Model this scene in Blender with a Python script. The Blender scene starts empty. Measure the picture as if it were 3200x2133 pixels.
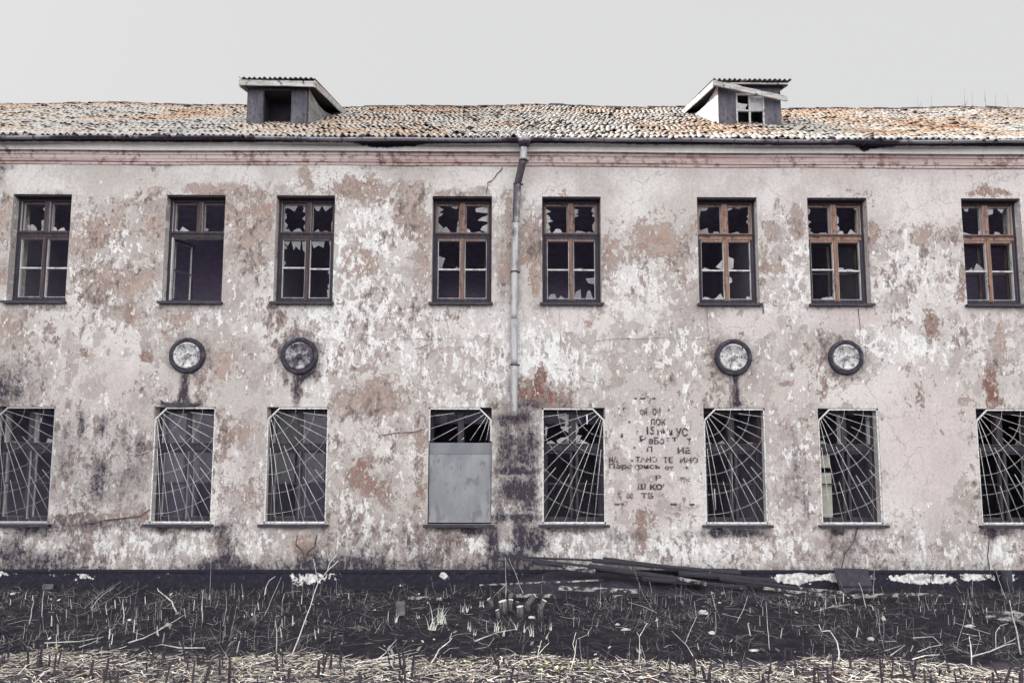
import bpy, math, random
import numpy as np
from mathutils import Vector, Matrix

random.seed(11)
rng = np.random.default_rng(11)
R = math.radians
scene = bpy.context.scene
COL = scene.collection

# ------------------------------------------------------------------ camera
FPX, PPX, PPY = 2133.0, 1600 - 3.4, 1066.5 + 231.0
TH, RHO, YAW = R(5.343), R(0.100), R(0.375)
EYE = np.array([0.0, -12.0, 1.86])
_cy, _sy = math.cos(YAW), math.sin(YAW)
FWD = np.array([_sy * math.cos(TH), _cy * math.cos(TH), math.sin(TH)])
_r = np.array([_cy, -_sy, 0.0]); _u = np.cross(_r, FWD)
RT = _r * math.cos(RHO) + _u * math.sin(RHO)
UP = _u * math.cos(RHO) - _r * math.sin(RHO)

cam = bpy.data.objects.new('camera', bpy.data.cameras.new('camera'))
COL.objects.link(cam)
cam.data.sensor_width = 36.0
cam.data.lens = 36.0 * FPX / 3200
cam.data.shift_y = 231.0 / 3200
cam.data.shift_x = 3.4 / 3200
cam.data.clip_end = 3000
m = Matrix.Identity(4)
for i in range(3):
    m[i][0], m[i][1], m[i][2], m[i][3] = RT[i], UP[i], -FWD[i], EYE[i]
cam.matrix_world = m
scene.camera = cam


def ray(u, v):
    return FWD + RT * (u - PPX) / FPX - UP * (v - PPY) / FPX


def at(u, v, Y=0.0):
    """measured photo point -> point on the plane at depth Y"""
    d = ray(u, v)
    return EYE + d * ((Y - EYE[1]) / d[1])


def gat(u, v, z=0.0):
    """measured photo point -> point on the ground"""
    d = ray(u, v)
    return EYE + d * ((z - EYE[2]) / d[2])


# ------------------------------------------------------------------ mesh helpers
class MB:
    def __init__(s):
        s.v = []; s.f = []; s.m = []; s.sm = []

    def face(s, idx, mi=0, smooth=False):
        s.f.append(tuple(idx)); s.m.append(mi); s.sm.append(smooth)

    def poly(s, pts, mi=0):
        b = len(s.v); s.v += [tuple(p) for p in pts]
        s.face(range(b, b + len(pts)), mi)

    def box(s, x0, x1, y0, y1, z0, z1, mi=0, front=None, mat=None):
        P = [(x0, y0, z0), (x1, y0, z0), (x1, y1, z0), (x0, y1, z0), (x0, y0, z1), (x1, y0, z1), (x1, y1, z1), (x0, y1, z1)]
        if mat is not None:
            P = [tuple(mat @ Vector(p)) for p in P]
        b = len(s.v); s.v += P
        for k, q in enumerate(((0, 3, 2, 1), (4, 5, 6, 7), (0, 1, 5, 4), (1, 2, 6, 5), (2, 3, 7, 6), (3, 0, 4, 7))):
            s.face([b + i for i in q], front if (front is not None and k == 2) else mi)

    def beam(s, p, q, w, h, mi=0, jag=0.0, up=(0, 0, 1), segs=1):
        """rectangular plank from p to q, w across, h thick"""
        p, q = Vector(p), Vector(q)
        d = (q - p).normalized(); a = d.cross(Vector(up)).normalized(); c = a.cross(d)
        b = len(s.v)
        for k in range(segs + 1):
            o = p.lerp(q, k / segs)
            if 0 < k < segs:
                o = o + a * random.uniform(-1, 1) * jag + c * random.uniform(-1, 1) * jag * .5
            for (i, j) in ((-1, -1), (1, -1), (1, 1), (-1, 1)):
                e = d * random.uniform(-jag, jag) * (3 if k in (0, segs) else .5)
                s.v.append(tuple(o + a * (i * w / 2) + c * (j * h / 2) + e))
        for k in range(segs):
            for i in range(4):
                s.face((b + 4 * k + i, b + 4 * k + (i + 1) % 4, b + 4 * k + 4 + (i + 1) % 4, b + 4 * k + 4 + i), mi)
        s.face((b + 3, b + 2, b + 1, b), mi)
        e = b + 4 * segs
        s.face((e, e + 1, e + 2, e + 3), mi)

    def tube(s, pts, rad, n=6, mi=0, cap=True, capm=None, smooth=True):
        pts = [Vector(p) for p in pts]
        rads = rad if isinstance(rad, (list, tuple)) else [rad] * len(pts)
        b = len(s.v)
        for k, p in enumerate(pts):
            d = (pts[min(k + 1, len(pts) - 1)] - pts[max(k - 1, 0)]).normalized()
            ref = Vector((1, 0, 0)) if abs(d.x) < .8 else Vector((0, 1, 0))
            a = d.cross(ref).normalized(); c = d.cross(a)
            for i in range(n):
                t = 2 * math.pi * i / n
                s.v.append(tuple(p + (a * math.cos(t) + c * math.sin(t)) * rads[k]))
        for k in range(len(pts) - 1):
            for i in range(n):
                j = (i + 1) % n
                s.face((b + k * n + i, b + k * n + j, b + (k + 1) * n + j, b + (k + 1) * n + i), mi, smooth)
        if cap:
            cm = mi if capm is None else capm
            s.face([b + i for i in range(n)][::-1], mi)
            e = b + (len(pts) - 1) * n
            s.face([e + i for i in range(n)], cm)

    def prism(s, pts, vec, mi=0, side=None):
        """polygon pts extruded by vec"""
        vec = Vector(vec); n = len(pts); b = len(s.v)
        s.v += [tuple(p) for p in pts] + [tuple(Vector(p) + vec) for p in pts]
        s.face(range(b, b + n), mi)
        s.face([b + n + i for i in range(n)][::-1], mi)
        for i in range(n):
            j = (i + 1) % n
            s.face((b + i, b + n + i, b + n + j, b + j), mi if side is None else side)

    def build(s, name, mats, parent=None, link=True):
        me = bpy.data.meshes.new(name)
        me.from_pydata([tuple(map(float, p)) for p in s.v], [], s.f)
        for mt in (mats if isinstance(mats, (list, tuple)) else [mats]):
            me.materials.append(mt)
        if s.f:
            me.polygons.foreach_set('material_index', s.m)
            me.polygons.foreach_set('use_smooth', s.sm)
        me.update()
        o = bpy.data.objects.new(name, me)
        if link:
            COL.objects.link(o)
        if parent is not None:
            o.parent = parent
        return o


def fix_normals(o):
    import bmesh
    bm = bmesh.new(); bm.from_mesh(o.data)
    bmesh.ops.recalc_face_normals(bm, faces=bm.faces)
    bm.to_mesh(o.data); bm.free()


def tag(o, label=None, cat=None, group=None, kind=None):
    if label: o['label'] = label
    if cat: o['category'] = cat
    if group: o['group'] = group
    if kind: o['kind'] = kind
    return o


def empty(name, loc=(0, 0, 0), parent=None):
    o = bpy.data.objects.new(name, None); COL.objects.link(o)
    o.location = loc; o.empty_display_size = .2
    if parent is not None:
        o.parent = parent
    return o


# ------------------------------------------------------------------ node helpers
class NT:
    def __init__(s, name):
        s.mat = bpy.data.materials.new(name); s.mat.use_nodes = True
        s.t = s.mat.node_tree; s.t.nodes.clear()
        s.out = s.t.nodes.new('ShaderNodeOutputMaterial')

    def n(s, typ, **kw):
        nd = s.t.nodes.new(typ)
        for k, v in kw.items():
            setattr(nd, k, v)
        return nd

    def put(s, sock, val):
        if hasattr(val, 'is_output'):
            s.t.links.new(val, sock)
        elif isinstance(val, (tuple, list)) and sock.type == 'RGBA':
            sock.default_value = (*val[:3], 1)
        else:
            sock.default_value = val

    def coord(s, kind='Object', scale=(1, 1, 1), loc=(0, 0, 0)):
        tc = s.n('ShaderNodeTexCoord')
        if tuple(scale) == (1, 1, 1) and tuple(loc) == (0, 0, 0):
            return tc.outputs[kind]
        mp = s.n('ShaderNodeMapping')
        s.t.links.new(tc.outputs[kind], mp.inputs[0])
        mp.inputs['Scale'].default_value = scale; mp.inputs['Location'].default_value = loc
        return mp.outputs[0]

    def noise(s, vec, scale, detail=4, rough=.55, dist=0.0, col=False):
        nd = s.n('ShaderNodeTexNoise')
        s.put(nd.inputs['Vector'], vec)
        nd.inputs['Scale'].default_value = scale; nd.inputs['Detail'].default_value = detail
        nd.inputs['Roughness'].default_value = rough; nd.inputs['Distortion'].default_value = dist
        return nd.outputs['Color' if col else 'Fac']

    def math(s, op, a, b=None, clamp=False):
        nd = s.n('ShaderNodeMath', operation=op, use_clamp=clamp)
        s.put(nd.inputs[0], a)
        if b is not None:
            s.put(nd.inputs[1], b)
        return nd.outputs[0]

    def add(s, *a):
        r = a[0]
        for b in a[1:]:
            r = s.math('ADD', r, b)
        return r

    def mul(s, a, b): return s.math('MULTIPLY', a, b)

    def thr(s, x, lo, hi, a=0.0, b=1.0):
        nd = s.n('ShaderNodeMapRange', interpolation_type='SMOOTHSTEP')
        s.put(nd.inputs[0], x)
        for k, v in zip((1, 2, 3, 4), (lo, hi, a, b)):
            nd.inputs[k].default_value = v
        return nd.outputs[0]

    def mix(s, fac, a, b, blend='MIX'):
        nd = s.n('ShaderNodeMix', data_type='RGBA', blend_type=blend)
        s.put(nd.inputs[0], fac); s.put(nd.inputs[6], a); s.put(nd.inputs[7], b)
        return nd.outputs[2]

    def ramp(s, fac, stops):
        nd = s.n('ShaderNodeValToRGB'); cr = nd.color_ramp
        while len(cr.elements) < len(stops):
            cr.elements.new(.5)
        for e, (p, c) in zip(cr.elements, stops):
            e.position = p; e.color = (*c, 1)
        s.put(nd.inputs[0], fac)
        return nd.outputs[0]

    def attr(s, name):
        nd = s.n('ShaderNodeAttribute'); nd.attribute_name = name
        return nd.outputs['Fac']

    def bump(s, h, strength=.5, dist=.02):
        nd = s.n('ShaderNodeBump')
        s.put(nd.inputs['Height'], h); nd.inputs['Strength'].default_value = strength
        nd.inputs['Distance'].default_value = dist
        return nd.outputs[0]

    def principled(s, col, rough=.85, metal=0.0, normal=None, spec=.3):
        p = s.n('ShaderNodeBsdfPrincipled')
        s.put(p.inputs['Base Color'], col); s.put(p.inputs['Roughness'], rough)
        p.inputs['Metallic'].default_value = metal
        p.inputs['Specular IOR Level'].default_value = spec
        if normal is not None:
            s.t.links.new(normal, p.inputs['Normal'])
        return p.outputs[0]

    def done(s, sh):
        s.t.links.new(sh, s.out.inputs[0]); return s.mat


def simple(name, c1, c2, scale=8, detail=6, lo=.4, hi=.6, rough=.85, metal=0, stretch=(1, 1, 1), bump=.3, grain=None, spec=.3, kind='Object'):
    t = NT(name); P = t.coord(kind, stretch)
    n = t.noise(P, scale, detail, .65)
    col = t.mix(t.thr(n, lo, hi), c1, c2)
    if grain:
        g = t.noise(P, scale * 3.1, 5, .7)
        col = t.mix(t.thr(g, .52, .62), col, grain)
    return t.done(t.principled(col, rough, metal, t.bump(n, bump, .01), spec))


DARK = (.030, .027, .044)

# ------------------------------------------------------------------ materials
M = {}


def facade_mat():
    t = NT('peeling_plaster')
    P = t.coord('Object')
    Ps = t.coord('Object', (1, 1, .5))
    Pd = t.coord('Object', (1, 1, .16))
    n1 = t.noise(P, .5, 3, .5)
    n2 = t.noise(P, 1.5, 9, .62, .25)
    n2b = t.noise(t.coord('Object', (1, 1, .9), (7, 3, 11)), 1.15, 9, .6, .3)
    n2c = t.noise(t.coord('Object', (1, 1, .8), (-9, 13, 5)), 2.6, 8, .6, .2)
    n3 = t.noise(t.coord('Object', (1, 1, .62)), 5.2, 10, .68)
    n3b = t.noise(t.coord('Object', (1.2, 1, .50), (3, 1, 8)), 11, 8, .66)
    n4 = t.noise(P, 13, 7, .7)
    n5 = t.noise(P, 48, 4, .7)
    nd = t.noise(Pd, 6.5, 8, .68)
    aB, aW, aD, aS, aP, aR = [t.attr(k) for k in ('brown', 'white', 'dirt', 'sound', 'pink', 'rust')]
    nm = t.noise(t.coord('Object', (1, 1, .85), (2, 9, 4)), 4.6, 9, .64, .2)
    c0 = lambda x, k: t.mul(t.math('SUBTRACT', x, .5), k)
    # old lime paint in two tones
    base = t.mix(t.thr(t.add(n1, c0(n4, .30), c0(nm, .25)), .40, .62), (.465, .428, .412), (.635, .608, .592))
    base = t.mix(t.mul(aP, .6), base, (.54, .455, .45))
    # grey-beige undercoat with crisp edges
    vb = t.add(n2b, c0(nm, .55), c0(n4, .14), t.mul(aS, -.17))
    mb = t.thr(vb, .505, .520)
    und = t.mix(t.thr(n2c, .42, .58), (.335, .29, .275), (.49, .45, .43))
    col = t.mix(t.mul(mb, .85), base, und)
    vb2 = t.add(n2c, c0(nm, -.5), c0(n4, .14), t.mul(aS, -.14))
    mb2 = t.thr(vb2, .560, .572)
    col = t.mix(t.mul(mb2, .8), col, t.mix(n1, (.315, .262, .25), (.45, .415, .40)))
    # whitewash flakes, running down
    vw = t.add(n3, c0(n3b, .75), c0(n4, .20), t.mul(aW, .105), t.mul(aS, -.09), t.mul(aB, -.03))
    mw = t.thr(vw, .588, .606)
    wcol = t.mix(t.thr(n4, .35, .65), (.66, .645, .64), (.82, .815, .815))
    col = t.mix(t.mul(mw, .92), col, wcol)
    # bare render
    vr = t.add(.5, c0(n2, .70), c0(nm, .80), c0(n4, .42), c0(n3b, .45), t.mul(aB, .165), t.mul(aS, -.14))
    mr = t.thr(vr, .628, .640)
    rcol = t.mix(t.thr(n4, .35, .68), (.225, .155, .135), (.355, .27, .24))
    rcol = t.mix(t.thr(n2b, .42, .60), rcol, (.37, .262, .218))
    rcol = t.mix(t.mul(t.thr(nm, .48, .56), .65), rcol, t.mix(n2c, (.33, .265, .24), (.45, .385, .355)))
    rcol = t.mix(t.mul(aR, .8), rcol, (.185, .088, .068))
    keep = t.thr(t.add(n3b, c0(n4, .4), c0(nm, .4), t.mul(aB, -.025)), .555, .575)
    mr2 = t.mul(mr, t.math('SUBTRACT', 1.0, t.mul(keep, .85)))
    col = t.mix(mr2, col, rcol)
    # lips of the flaked coats
    e1 = t.thr(t.math('ABSOLUTE', t.math('SUBTRACT', vr, .633)), 0.0, .012, 1.0, 0.0)
    e2 = t.thr(t.math('ABSOLUTE', t.math('SUBTRACT', vw, .596)), 0.0, .014, 1.0, 0.0)
    e3 = t.thr(t.math('ABSOLUTE', t.math('SUBTRACT', vb, .512)), 0.0, .007, 1.0, 0.0)
    edge = t.math('MAXIMUM', t.mul(e1, .5), t.math('MAXIMUM', t.mul(e2, .42), t.mul(e3, .25)))
    col = t.mix(t.mul(edge, t.thr(n4, .40, .58)), col, (.16, .11, .10))
    # crazing cracks
    vo = t.n('ShaderNodeTexVoronoi', feature='DISTANCE_TO_EDGE')
    wp = t.n('ShaderNodeVectorMath', operation='ADD'); t.put(wp.inputs[0], P)
    sc = t.n('ShaderNodeVectorMath', operation='SCALE'); t.put(sc.inputs[0], t.noise(P, 3, 4, .6, 0, True)); sc.inputs['Scale'].default_value = .45
    t.put(wp.inputs[1], sc.outputs[0]); t.put(vo.inputs['Vector'], wp.outputs[0]); vo.inputs['Scale'].default_value = 1.5
    cr = t.mul(t.thr(vo.outputs['Distance'], .004, .014, 1.0, 0.0), t.thr(n1, .47, .60))
    col = t.mix(t.mul(cr, .32), col, (.14, .10, .10))
    # chalking and fine mottling of every coat
    n6 = t.noise(t.coord('Object', (1, 1, .8), (5, 2, 1)), 24, 9, .78)
    n7 = t.noise(t.coord('Object', (1, 1, .35), (8, 1, 3)), 7, 9, .72)
    n8 = t.noise(t.coord('Object', (1.1, 1, .7), (11, 5, 2)), 8.5, 9, .70, .3)
    n9 = t.noise(t.coord('Object', (1, 1, .8), (1, 15, 7)), 1.1, 4, .55)
    vch = t.add(n8, c0(n9, .50), c0(n4, .30), t.mul(aS, -.09), t.mul(aB, .03), t.mul(t.math('MINIMUM', aD, .5), .10))
    col = t.mix(t.mul(t.thr(vch, .585, .600), .85), col, t.mix(t.thr(n4, .4, .6), (.195, .150, .138), (.30, .245, .225)))
    col = t.mix(t.mul(t.thr(vch, .675, .69), .8), col, (.095, .075, .078))
    lip = t.thr(t.math('ABSOLUTE', t.math('SUBTRACT', vch, .578)), 0.0, .010, 1.0, 0.0)
    col = t.mix(t.mul(lip, .45), col, (.86, .85, .845))
    col = t.mix(t.thr(n6, .46, .66, 0.0, .55), col, t.mix(.5, col, (.14, .11, .10)))
    col = t.mix(t.thr(n7, .50, .72, 0.0, .34), col, (.22, .18, .165))
    col = t.mix(t.thr(n6, .30, .42, .30, 0.0), col, (.80, .785, .78))
    # soot, damp and algae
    nv = t.noise(t.coord('Object', (1, 1, .22), (4, 0, 0)), 9, 8, .7)
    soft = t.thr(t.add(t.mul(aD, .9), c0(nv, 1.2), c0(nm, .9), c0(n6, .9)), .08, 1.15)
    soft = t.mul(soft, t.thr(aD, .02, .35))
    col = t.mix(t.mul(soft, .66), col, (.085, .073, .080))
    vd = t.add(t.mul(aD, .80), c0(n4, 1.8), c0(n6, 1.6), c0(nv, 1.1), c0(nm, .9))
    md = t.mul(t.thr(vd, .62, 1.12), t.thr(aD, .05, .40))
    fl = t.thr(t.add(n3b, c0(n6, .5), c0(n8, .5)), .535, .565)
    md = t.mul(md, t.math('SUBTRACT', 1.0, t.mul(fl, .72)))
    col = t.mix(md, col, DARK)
    # fine speckle
    sp = t.thr(t.add(n5, t.mul(aD, .05)), .60, .66)
    col = t.mix(t.mul(sp, .48), col, (.15, .115, .11))
    col = t.mix(t.mul(t.thr(n5, .30, .42, 1.0, 0.0), .22), col, (.85, .84, .84))
    h = t.add(t.mul(mr2, -.8), t.mul(mw, .45), t.mul(mb, -.3), t.mul(n4, .5), t.mul(n5, .25), t.mul(cr, -.8))
    return t.done(t.principled(col, .93, 0, t.bump(h, .55, .012), .15))


M['facade'] = facade_mat()


def cornice_mat():
    t = NT('cornice_paint')
    P = t.coord('Object'); Pl = t.coord('Object', (.12, 1, 3))
    a = t.attr('band'); g = t.attr('grime')
    n = t.noise(Pl, 3, 6, .6); n4 = t.noise(P, 9, 7, .7); nl = t.noise(P, .8, 4, .6); n5 = t.noise(P, 45, 3, .7)
    pink = t.mix(t.thr(n, .38, .62), (.45, .325, .31), (.62, .52, .505))
    pink = t.mix(t.thr(t.add(n4, t.mul(nl, .4)), .70, .82), pink, (.26, .16, .15))
    white = t.mix(t.thr(n4, .35, .7), (.86, .845, .83), (.76, .73, .71))
    col = t.mix(a, white, pink)
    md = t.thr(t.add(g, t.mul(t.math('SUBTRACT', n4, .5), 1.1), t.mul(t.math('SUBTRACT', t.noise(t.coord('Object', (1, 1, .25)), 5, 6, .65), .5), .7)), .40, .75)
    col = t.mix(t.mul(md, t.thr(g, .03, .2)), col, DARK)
    col = t.mix(t.mul(t.thr(n5, .58, .66), .25), col, (.2, .14, .13))
    return t.done(t.principled(col, .9, 0, t.bump(n4, .3, .008), .15))


M['cornice'] = cornice_mat()


def plinth_mat():
    t = NT('sooty_plinth_render')
    P = t.coord('Object')
    a = t.attr('limewash')
    n = t.noise(P, 2.6, 8, .6, .3); n4 = t.noise(P, 14, 6, .7)
    v = t.add(n, t.mul(t.math('SUBTRACT', n4, .5), .55), t.mul(a, .32))
    w = t.thr(v, .70, .75)
    lime = t.mix(t.thr(n4, .35, .65), (.34, .32, .32), (.78, .76, .75))
    dark = t.mix(t.thr(n4, .45, .75), (.024, .022, .034), (.045, .04, .05))
    col = t.mix(w, dark, lime)
    return t.done(t.principled(col, .95, 0, t.bump(t.add(w, n4), .5, .012), .1))


M['plinth'] = plinth_mat()


def wood_paint(name, c1, c2, worn, amount=.5, stretch=(1, 1, .12)):
    t = NT(name)
    P = t.coord('Object', stretch)
    n = t.noise(P, 22, 6, .65); n2 = t.noise(t.coord('Object'), 9, 7, .7)
    col = t.mix(t.thr(n, .35, .65), c1, c2)
    col = t.mix(t.thr(n2, .72 - amount * .3, .78 - amount * .3), col, worn)
    return t.done(t.principled(col, .8, 0, t.bump(t.add(n, n2), .4, .006), .2))


M['wood_dark'] = wood_paint('weathered_dark_frame', (.045, .035, .045), (.10, .072, .070), (.22, .19, .185), .35)
M['wood_brown'] = wood_paint('flaking_brown_frame', (.14, .092, .078), (.25, .168, .14), (.06, .05, .058), .6)
M['wood_orange'] = wood_paint('flaking_orange_brown_frame', (.19, .112, .086), (.33, .205, .158), (.075, .058, .06), .58)
M['wood_white'] = wood_paint('worn_white_paint', (.40, .39, .40), (.62, .61, .61), (.13, .11, .12), .45)
M['wood_soot'] = wood_paint('sooty_wood', (.032, .028, .042), (.06, .05, .06), (.17, .155, .16), .15)
M['wood_grey'] = wood_paint('silvered_board', (.28, .27, .27), (.52, .51, .50), (.07, .06, .075), .5, (.15, 1, 1))
M['wood_plank'] = wood_paint('rotten_plank', (.028, .025, .038), (.05, .044, .055), (.30, .28, .27), .20, (.2, 1, 1))
M['wood_pale_plank'] = wood_paint('pale_split_plank', (.20, .19, .185), (.50, .48, .46), (.04, .035, .047), .85, (.2, 1, 1))
M['sill'] = simple('tarred_sill_metal', (.030, .027, .040), (.07, .065, .08), 14, 5, .45, .7, .6, 0, (1, 1, 1), .2, None)
M['interior'] = simple('dim_interior_plaster', (.46, .44, .52), (.56, .53, .62), 2.5, 6, .35, .65, .95)
M['floorboards'] = simple('old_floorboards', (.42, .38, .50), (.54, .49, .61), 5, 5, .4, .6, .9)
M['grille'] = simple('white_painted_steel', (.72, .72, .72), (.50, .49, .49), 9, 6, .45, .70, .5, 0, (1, 1, 1), .1, (.30, .26, .25), .4)
M['grille_grey'] = simple('dulled_grille_steel', (.40, .40, .42), (.27, .27, .29), 9, 5, .45, .7, .55, 0, (1, 1, 1), .1, None, .4)


def glass_mat(name, dust, tint, refl):
    t = NT(name)
    P = t.coord('Object')
    n = t.noise(P, 6, 5, .65)
    tr = t.n('ShaderNodeBsdfTransparent')
    df = t.n('ShaderNodeBsdfDiffuse'); t.put(df.inputs['Color'], t.mix(t.thr(n, .35, .65), tint, tuple(c * .6 for c in tint)))
    mx = t.n('ShaderNodeMixShader'); t.put(mx.inputs[0], t.mul(t.thr(n, .2, .7, .7, 1.2), dust))
    t.t.links.new(tr.outputs[0], mx.inputs[1]); t.t.links.new(df.outputs[0], mx.inputs[2])
    gl = t.n('ShaderNodeBsdfGlossy'); gl.inputs['Roughness'].default_value = .05
    mx2 = t.n('ShaderNodeMixShader')
    fr = t.n('ShaderNodeFresnel'); fr.inputs['IOR'].default_value = 1.45
    t.put(mx2.inputs[0], t.math('MULTIPLY', fr.outputs[0], refl, True))
    t.t.links.new(mx.outputs[0], mx2.inputs[1]); t.t.links.new(gl.outputs[0], mx2.inputs[2])
    return t.done(mx2.outputs[0])


M['shard'] = glass_mat('dusty_broken_glass', .42, (.30, .30, .33), 1.2)
M['shard_pale'] = glass_mat('limed_broken_glass', .65, (.52, .52, .54), 1.0)
M['glass'] = glass_mat('dirty_window_glass', .05, (.18, .17, .20), .38)


def metal_mat(name, light, dark, lo, hi, vert=.12):
    t = NT(name)
    P = t.coord('Object', (1, 1, vert)); Q = t.coord('Object')
    n = t.noise(P, 9, 7, .7); n2 = t.noise(Q, 4.5, 7, .65); a = t.attr('soot')
    v = t.add(t.mul(n, .55), t.mul(n2, .5), a)
    col = t.mix(t.thr(v, lo, hi), light, dark)
    g = t.noise(P, 30, 4, .7)
    col = t.mix(t.mul(t.thr(g, .52, .64), .4), col, tuple(c * .35 for c in light))
    return t.done(t.principled(col, .5, .25, t.bump(n2, .2, .006), .4))


M['zinc'] = metal_mat('weathered_zinc_pipe', (.42, .415, .43), (.075, .062, .075), .42, .62)
M['gutter'] = metal_mat('stained_gutter_zinc', (.30, .29, .32), (.035, .03, .048), .34, .56, .3)
M['clamp'] = simple('rusty_clamp_iron', (.05, .043, .055), (.10, .075, .075), 20, 4)


def tile_mat():
    t = NT('lichened_clay_tile')
    a = t.attr('tint'); P = t.coord('Object')
    n = t.noise(P, 26, 5, .7); n2 = t.noise(P, 7, 5, .6)
    v = t.add(a, t.mul(t.math('SUBTRACT', n, .5), .5), t.mul(t.math('SUBTRACT', n2, .5), .35))
    col = t.ramp(v, [(0.0, (.04, .034, .045)), (.10, (.15, .13, .13)), (.20, (.38, .37, .355)), (.50, (.47, .44, .405)), (.70, (.45, .35, .27)), (.88, (.42, .265, .175)), (1.0, (.30, .16, .10))])
    return t.done(t.principled(col, .85, 0, t.bump(n, .5, .006), .2))


M['tile'] = tile_mat()
M['tile_edge'] = simple('mossy_tile_edge', (.040, .034, .044), (.16, .125, .11), 9, 5, .45, .65)  # tile butts painted dark as the shade under each tile; ridge caps share it
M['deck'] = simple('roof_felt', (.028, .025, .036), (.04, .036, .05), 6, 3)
M['felt'] = simple('dormer_sheet', (.060, .057, .074), (.115, .110, .135), 5, 6, .38, .66, .75, 0, (1, 1, .5), .15, (.045, .04, .055))
M['corrugated'] = simple('corrugated_asbestos', (.10, .095, .11), (.20, .195, .20), 7, 6, .4, .62, .9, 0, (1, 1, 1), .3, (.05, .045, .06))
M['lap_board'] = simple('weathered_lap_boards', (.20, .195, .205), (.36, .355, .36), 9, 7, .35, .68, .9, 0, (.3, .3, 1), .3, (.11, .10, .115))
M['white_brick'] = simple('limewashed_cheek', (.62, .61, .60), (.76, .75, .74), 7, 6, .4, .65, .9, 0, (1, .4, 1), .3, (.30, .28, .28))
M['board'] = simple('grey_fibre_board', (.20, .205, .225), (.28, .285, .30), 2.2, 9, .35, .66, .7, 0, (1, 1, .5), .15, (.165, .165, .18))
M['board_top'] = simple('grey_fibre_strip', (.165, .168, .19), (.205, .21, .23), 2, 5, .4, .65, .7, 0, (1, 1, .8), .05, None)
M['cream_board'] = simple('cream_chipboard', (.30, .295, .25), (.37, .36, .31), 9, 6, .35, .65, .8, 0, (1, 1, .4), .1, None)
M['dish'] = simple('mottled_roundel_plaster', (.62, .61, .61), (.24, .225, .235), 7, 9, .40, .64, .95, 0, (1, 1, 1), .5, (.06, .052, .07))
M['dish_dark'] = simple('blackened_roundel_plaster', (.45, .44, .45), (.07, .062, .08), 5, 8, .38, .56, .95, 0, (1, 1, 1), .5, (.05, .045, .06))
M['ring'] = simple('sooted_roundel_rim', (.036, .032, .047), (.10, .092, .105), 10, 7, .46, .70, .95, 0, (1, 1, 1), .5, None)
M['crack'] = simple('crack_shadow_dirt', (.05, .042, .05), (.10, .075, .08), 8, 3)
M['wire'] = simple('dark_vine', (.06, .05, .06), (.13, .105, .105), 20, 3)


def letter_mat():
    t = NT('faded_stencil_paint')
    P = t.coord('Object', (1, 1, .7))
    n = t.noise(P, 20, 7, .68); n2 = t.noise(P, 3.5, 3, .5)
    v = t.add(n, t.mul(t.math('SUBTRACT', n2, .5), .35))
    n3 = t.noise(t.coord('Object', (1, 1, .62)), 5.2, 10, .68); n3b = t.noise(t.coord('Object', (1.2, 1, .50), (3, 1, 8)), 11, 8, .66); n4 = t.noise(t.coord('Object'), 13, 7, .7)
    c0 = lambda x, q: t.mul(t.math('SUBTRACT', x, .5), q)
    k = t.mul(t.thr(v, .58, .625, 1.0, 0.0), t.thr(t.add(n3, c0(n3b, .75), c0(n4, .2)), .58, .61, 1.0, 0.0))
    tr = t.n('ShaderNodeBsdfTransparent')
    pr = t.principled(t.mix(t.thr(n, .4, .55), (.036, .032, .047), (.10, .082, .09)), .9)
    mx = t.n('ShaderNodeMixShader'); t.put(mx.inputs[0], k)
    t.t.links.new(tr.outputs[0], mx.inputs[1]); t.t.links.new(pr, mx.inputs[2])
    return t.done(mx.outputs[0])


M['letter'] = letter_mat()


def soil_mat():
    t = NT('dark_soil')
    P = t.coord('Object'); n = t.noise(P, 5, 8, .68); f = t.noise(t.coord('Object', (.45, 1.6, 1)), 26, 6, .7); g = t.noise(P, 70, 3, .7)
    col = t.mix(t.thr(n, .40, .68), (.020, .018, .028), (.046, .041, .047))
    fl = t.mul(t.thr(f, .655, .69), t.thr(n, .42, .55))
    col = t.mix(t.mul(fl, .8), col, (.26, .25, .24))
    return t.done(t.principled(col, .97, 0, t.bump(t.add(n, t.mul(f, .6), t.mul(g, .3)), .8, .03), .1))


M['soil'] = soil_mat()


def straw_mat(name, stops):
    t = NT(name); a = t.attr('tint')
    n = t.noise(t.coord('Object'), 30, 3, .6)
    col = t.ramp(t.add(a, t.mul(t.math('SUBTRACT', n, .5), .3)), stops)
    return t.done(t.principled(col, .85, 0, None, .2))


M['straw'] = straw_mat('dry_straw', [(0, (.03, .027, .033)), (.22, (.06, .055, .055)), (.42, (.30, .27, .235)), (.72, (.55, .515, .465)), (.95, (.70, .67, .62)), (1.0, (.50, .34, .22))])
M['twig'] = straw_mat('dead_stems', [(0, (.06, .055, .065)), (.4, (.22, .20, .20)), (.7, (.46, .44, .42)), (1, (.70, .68, .65))])
M['stub'] = simple('charred_stub', (.025, .022, .033), (.055, .045, .052), 20, 4)
M['cut'] = simple('pale_cut_wood', (.60, .585, .54), (.72, .71, .67), 30, 4)
M['bark'] = simple('dark_bark', (.045, .04, .05), (.10, .09, .095), 14, 5, .4, .6, .9, 0, (1, 1, .3), .5, (.20, .19, .19))
M['stalk'] = simple('bleached_stalk', (.42, .40, .38), (.66, .64, .62), 25, 4, .35, .6)
M['blade'] = simple('pale_grass_blade', (.62, .63, .55), (.76, .77, .70), 12, 4, .35, .6)
M['stone'] = simple('pale_stone', (.50, .49, .48), (.66, .65, .64), 12, 5, .35, .6, .9, 0, (1, 1, 1), .5, (.25, .23, .23))
M['concrete'] = simple('lichened_concrete', (.10, .095, .10), (.19, .18, .18), 12, 6, .4, .65, .95, 0, (1, 1, 1), .5, (.05, .045, .055))
M['hatch'] = simple('tarred_hatch_board', (.036, .033, .046), (.052, .047, .062), 9, 5)
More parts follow.
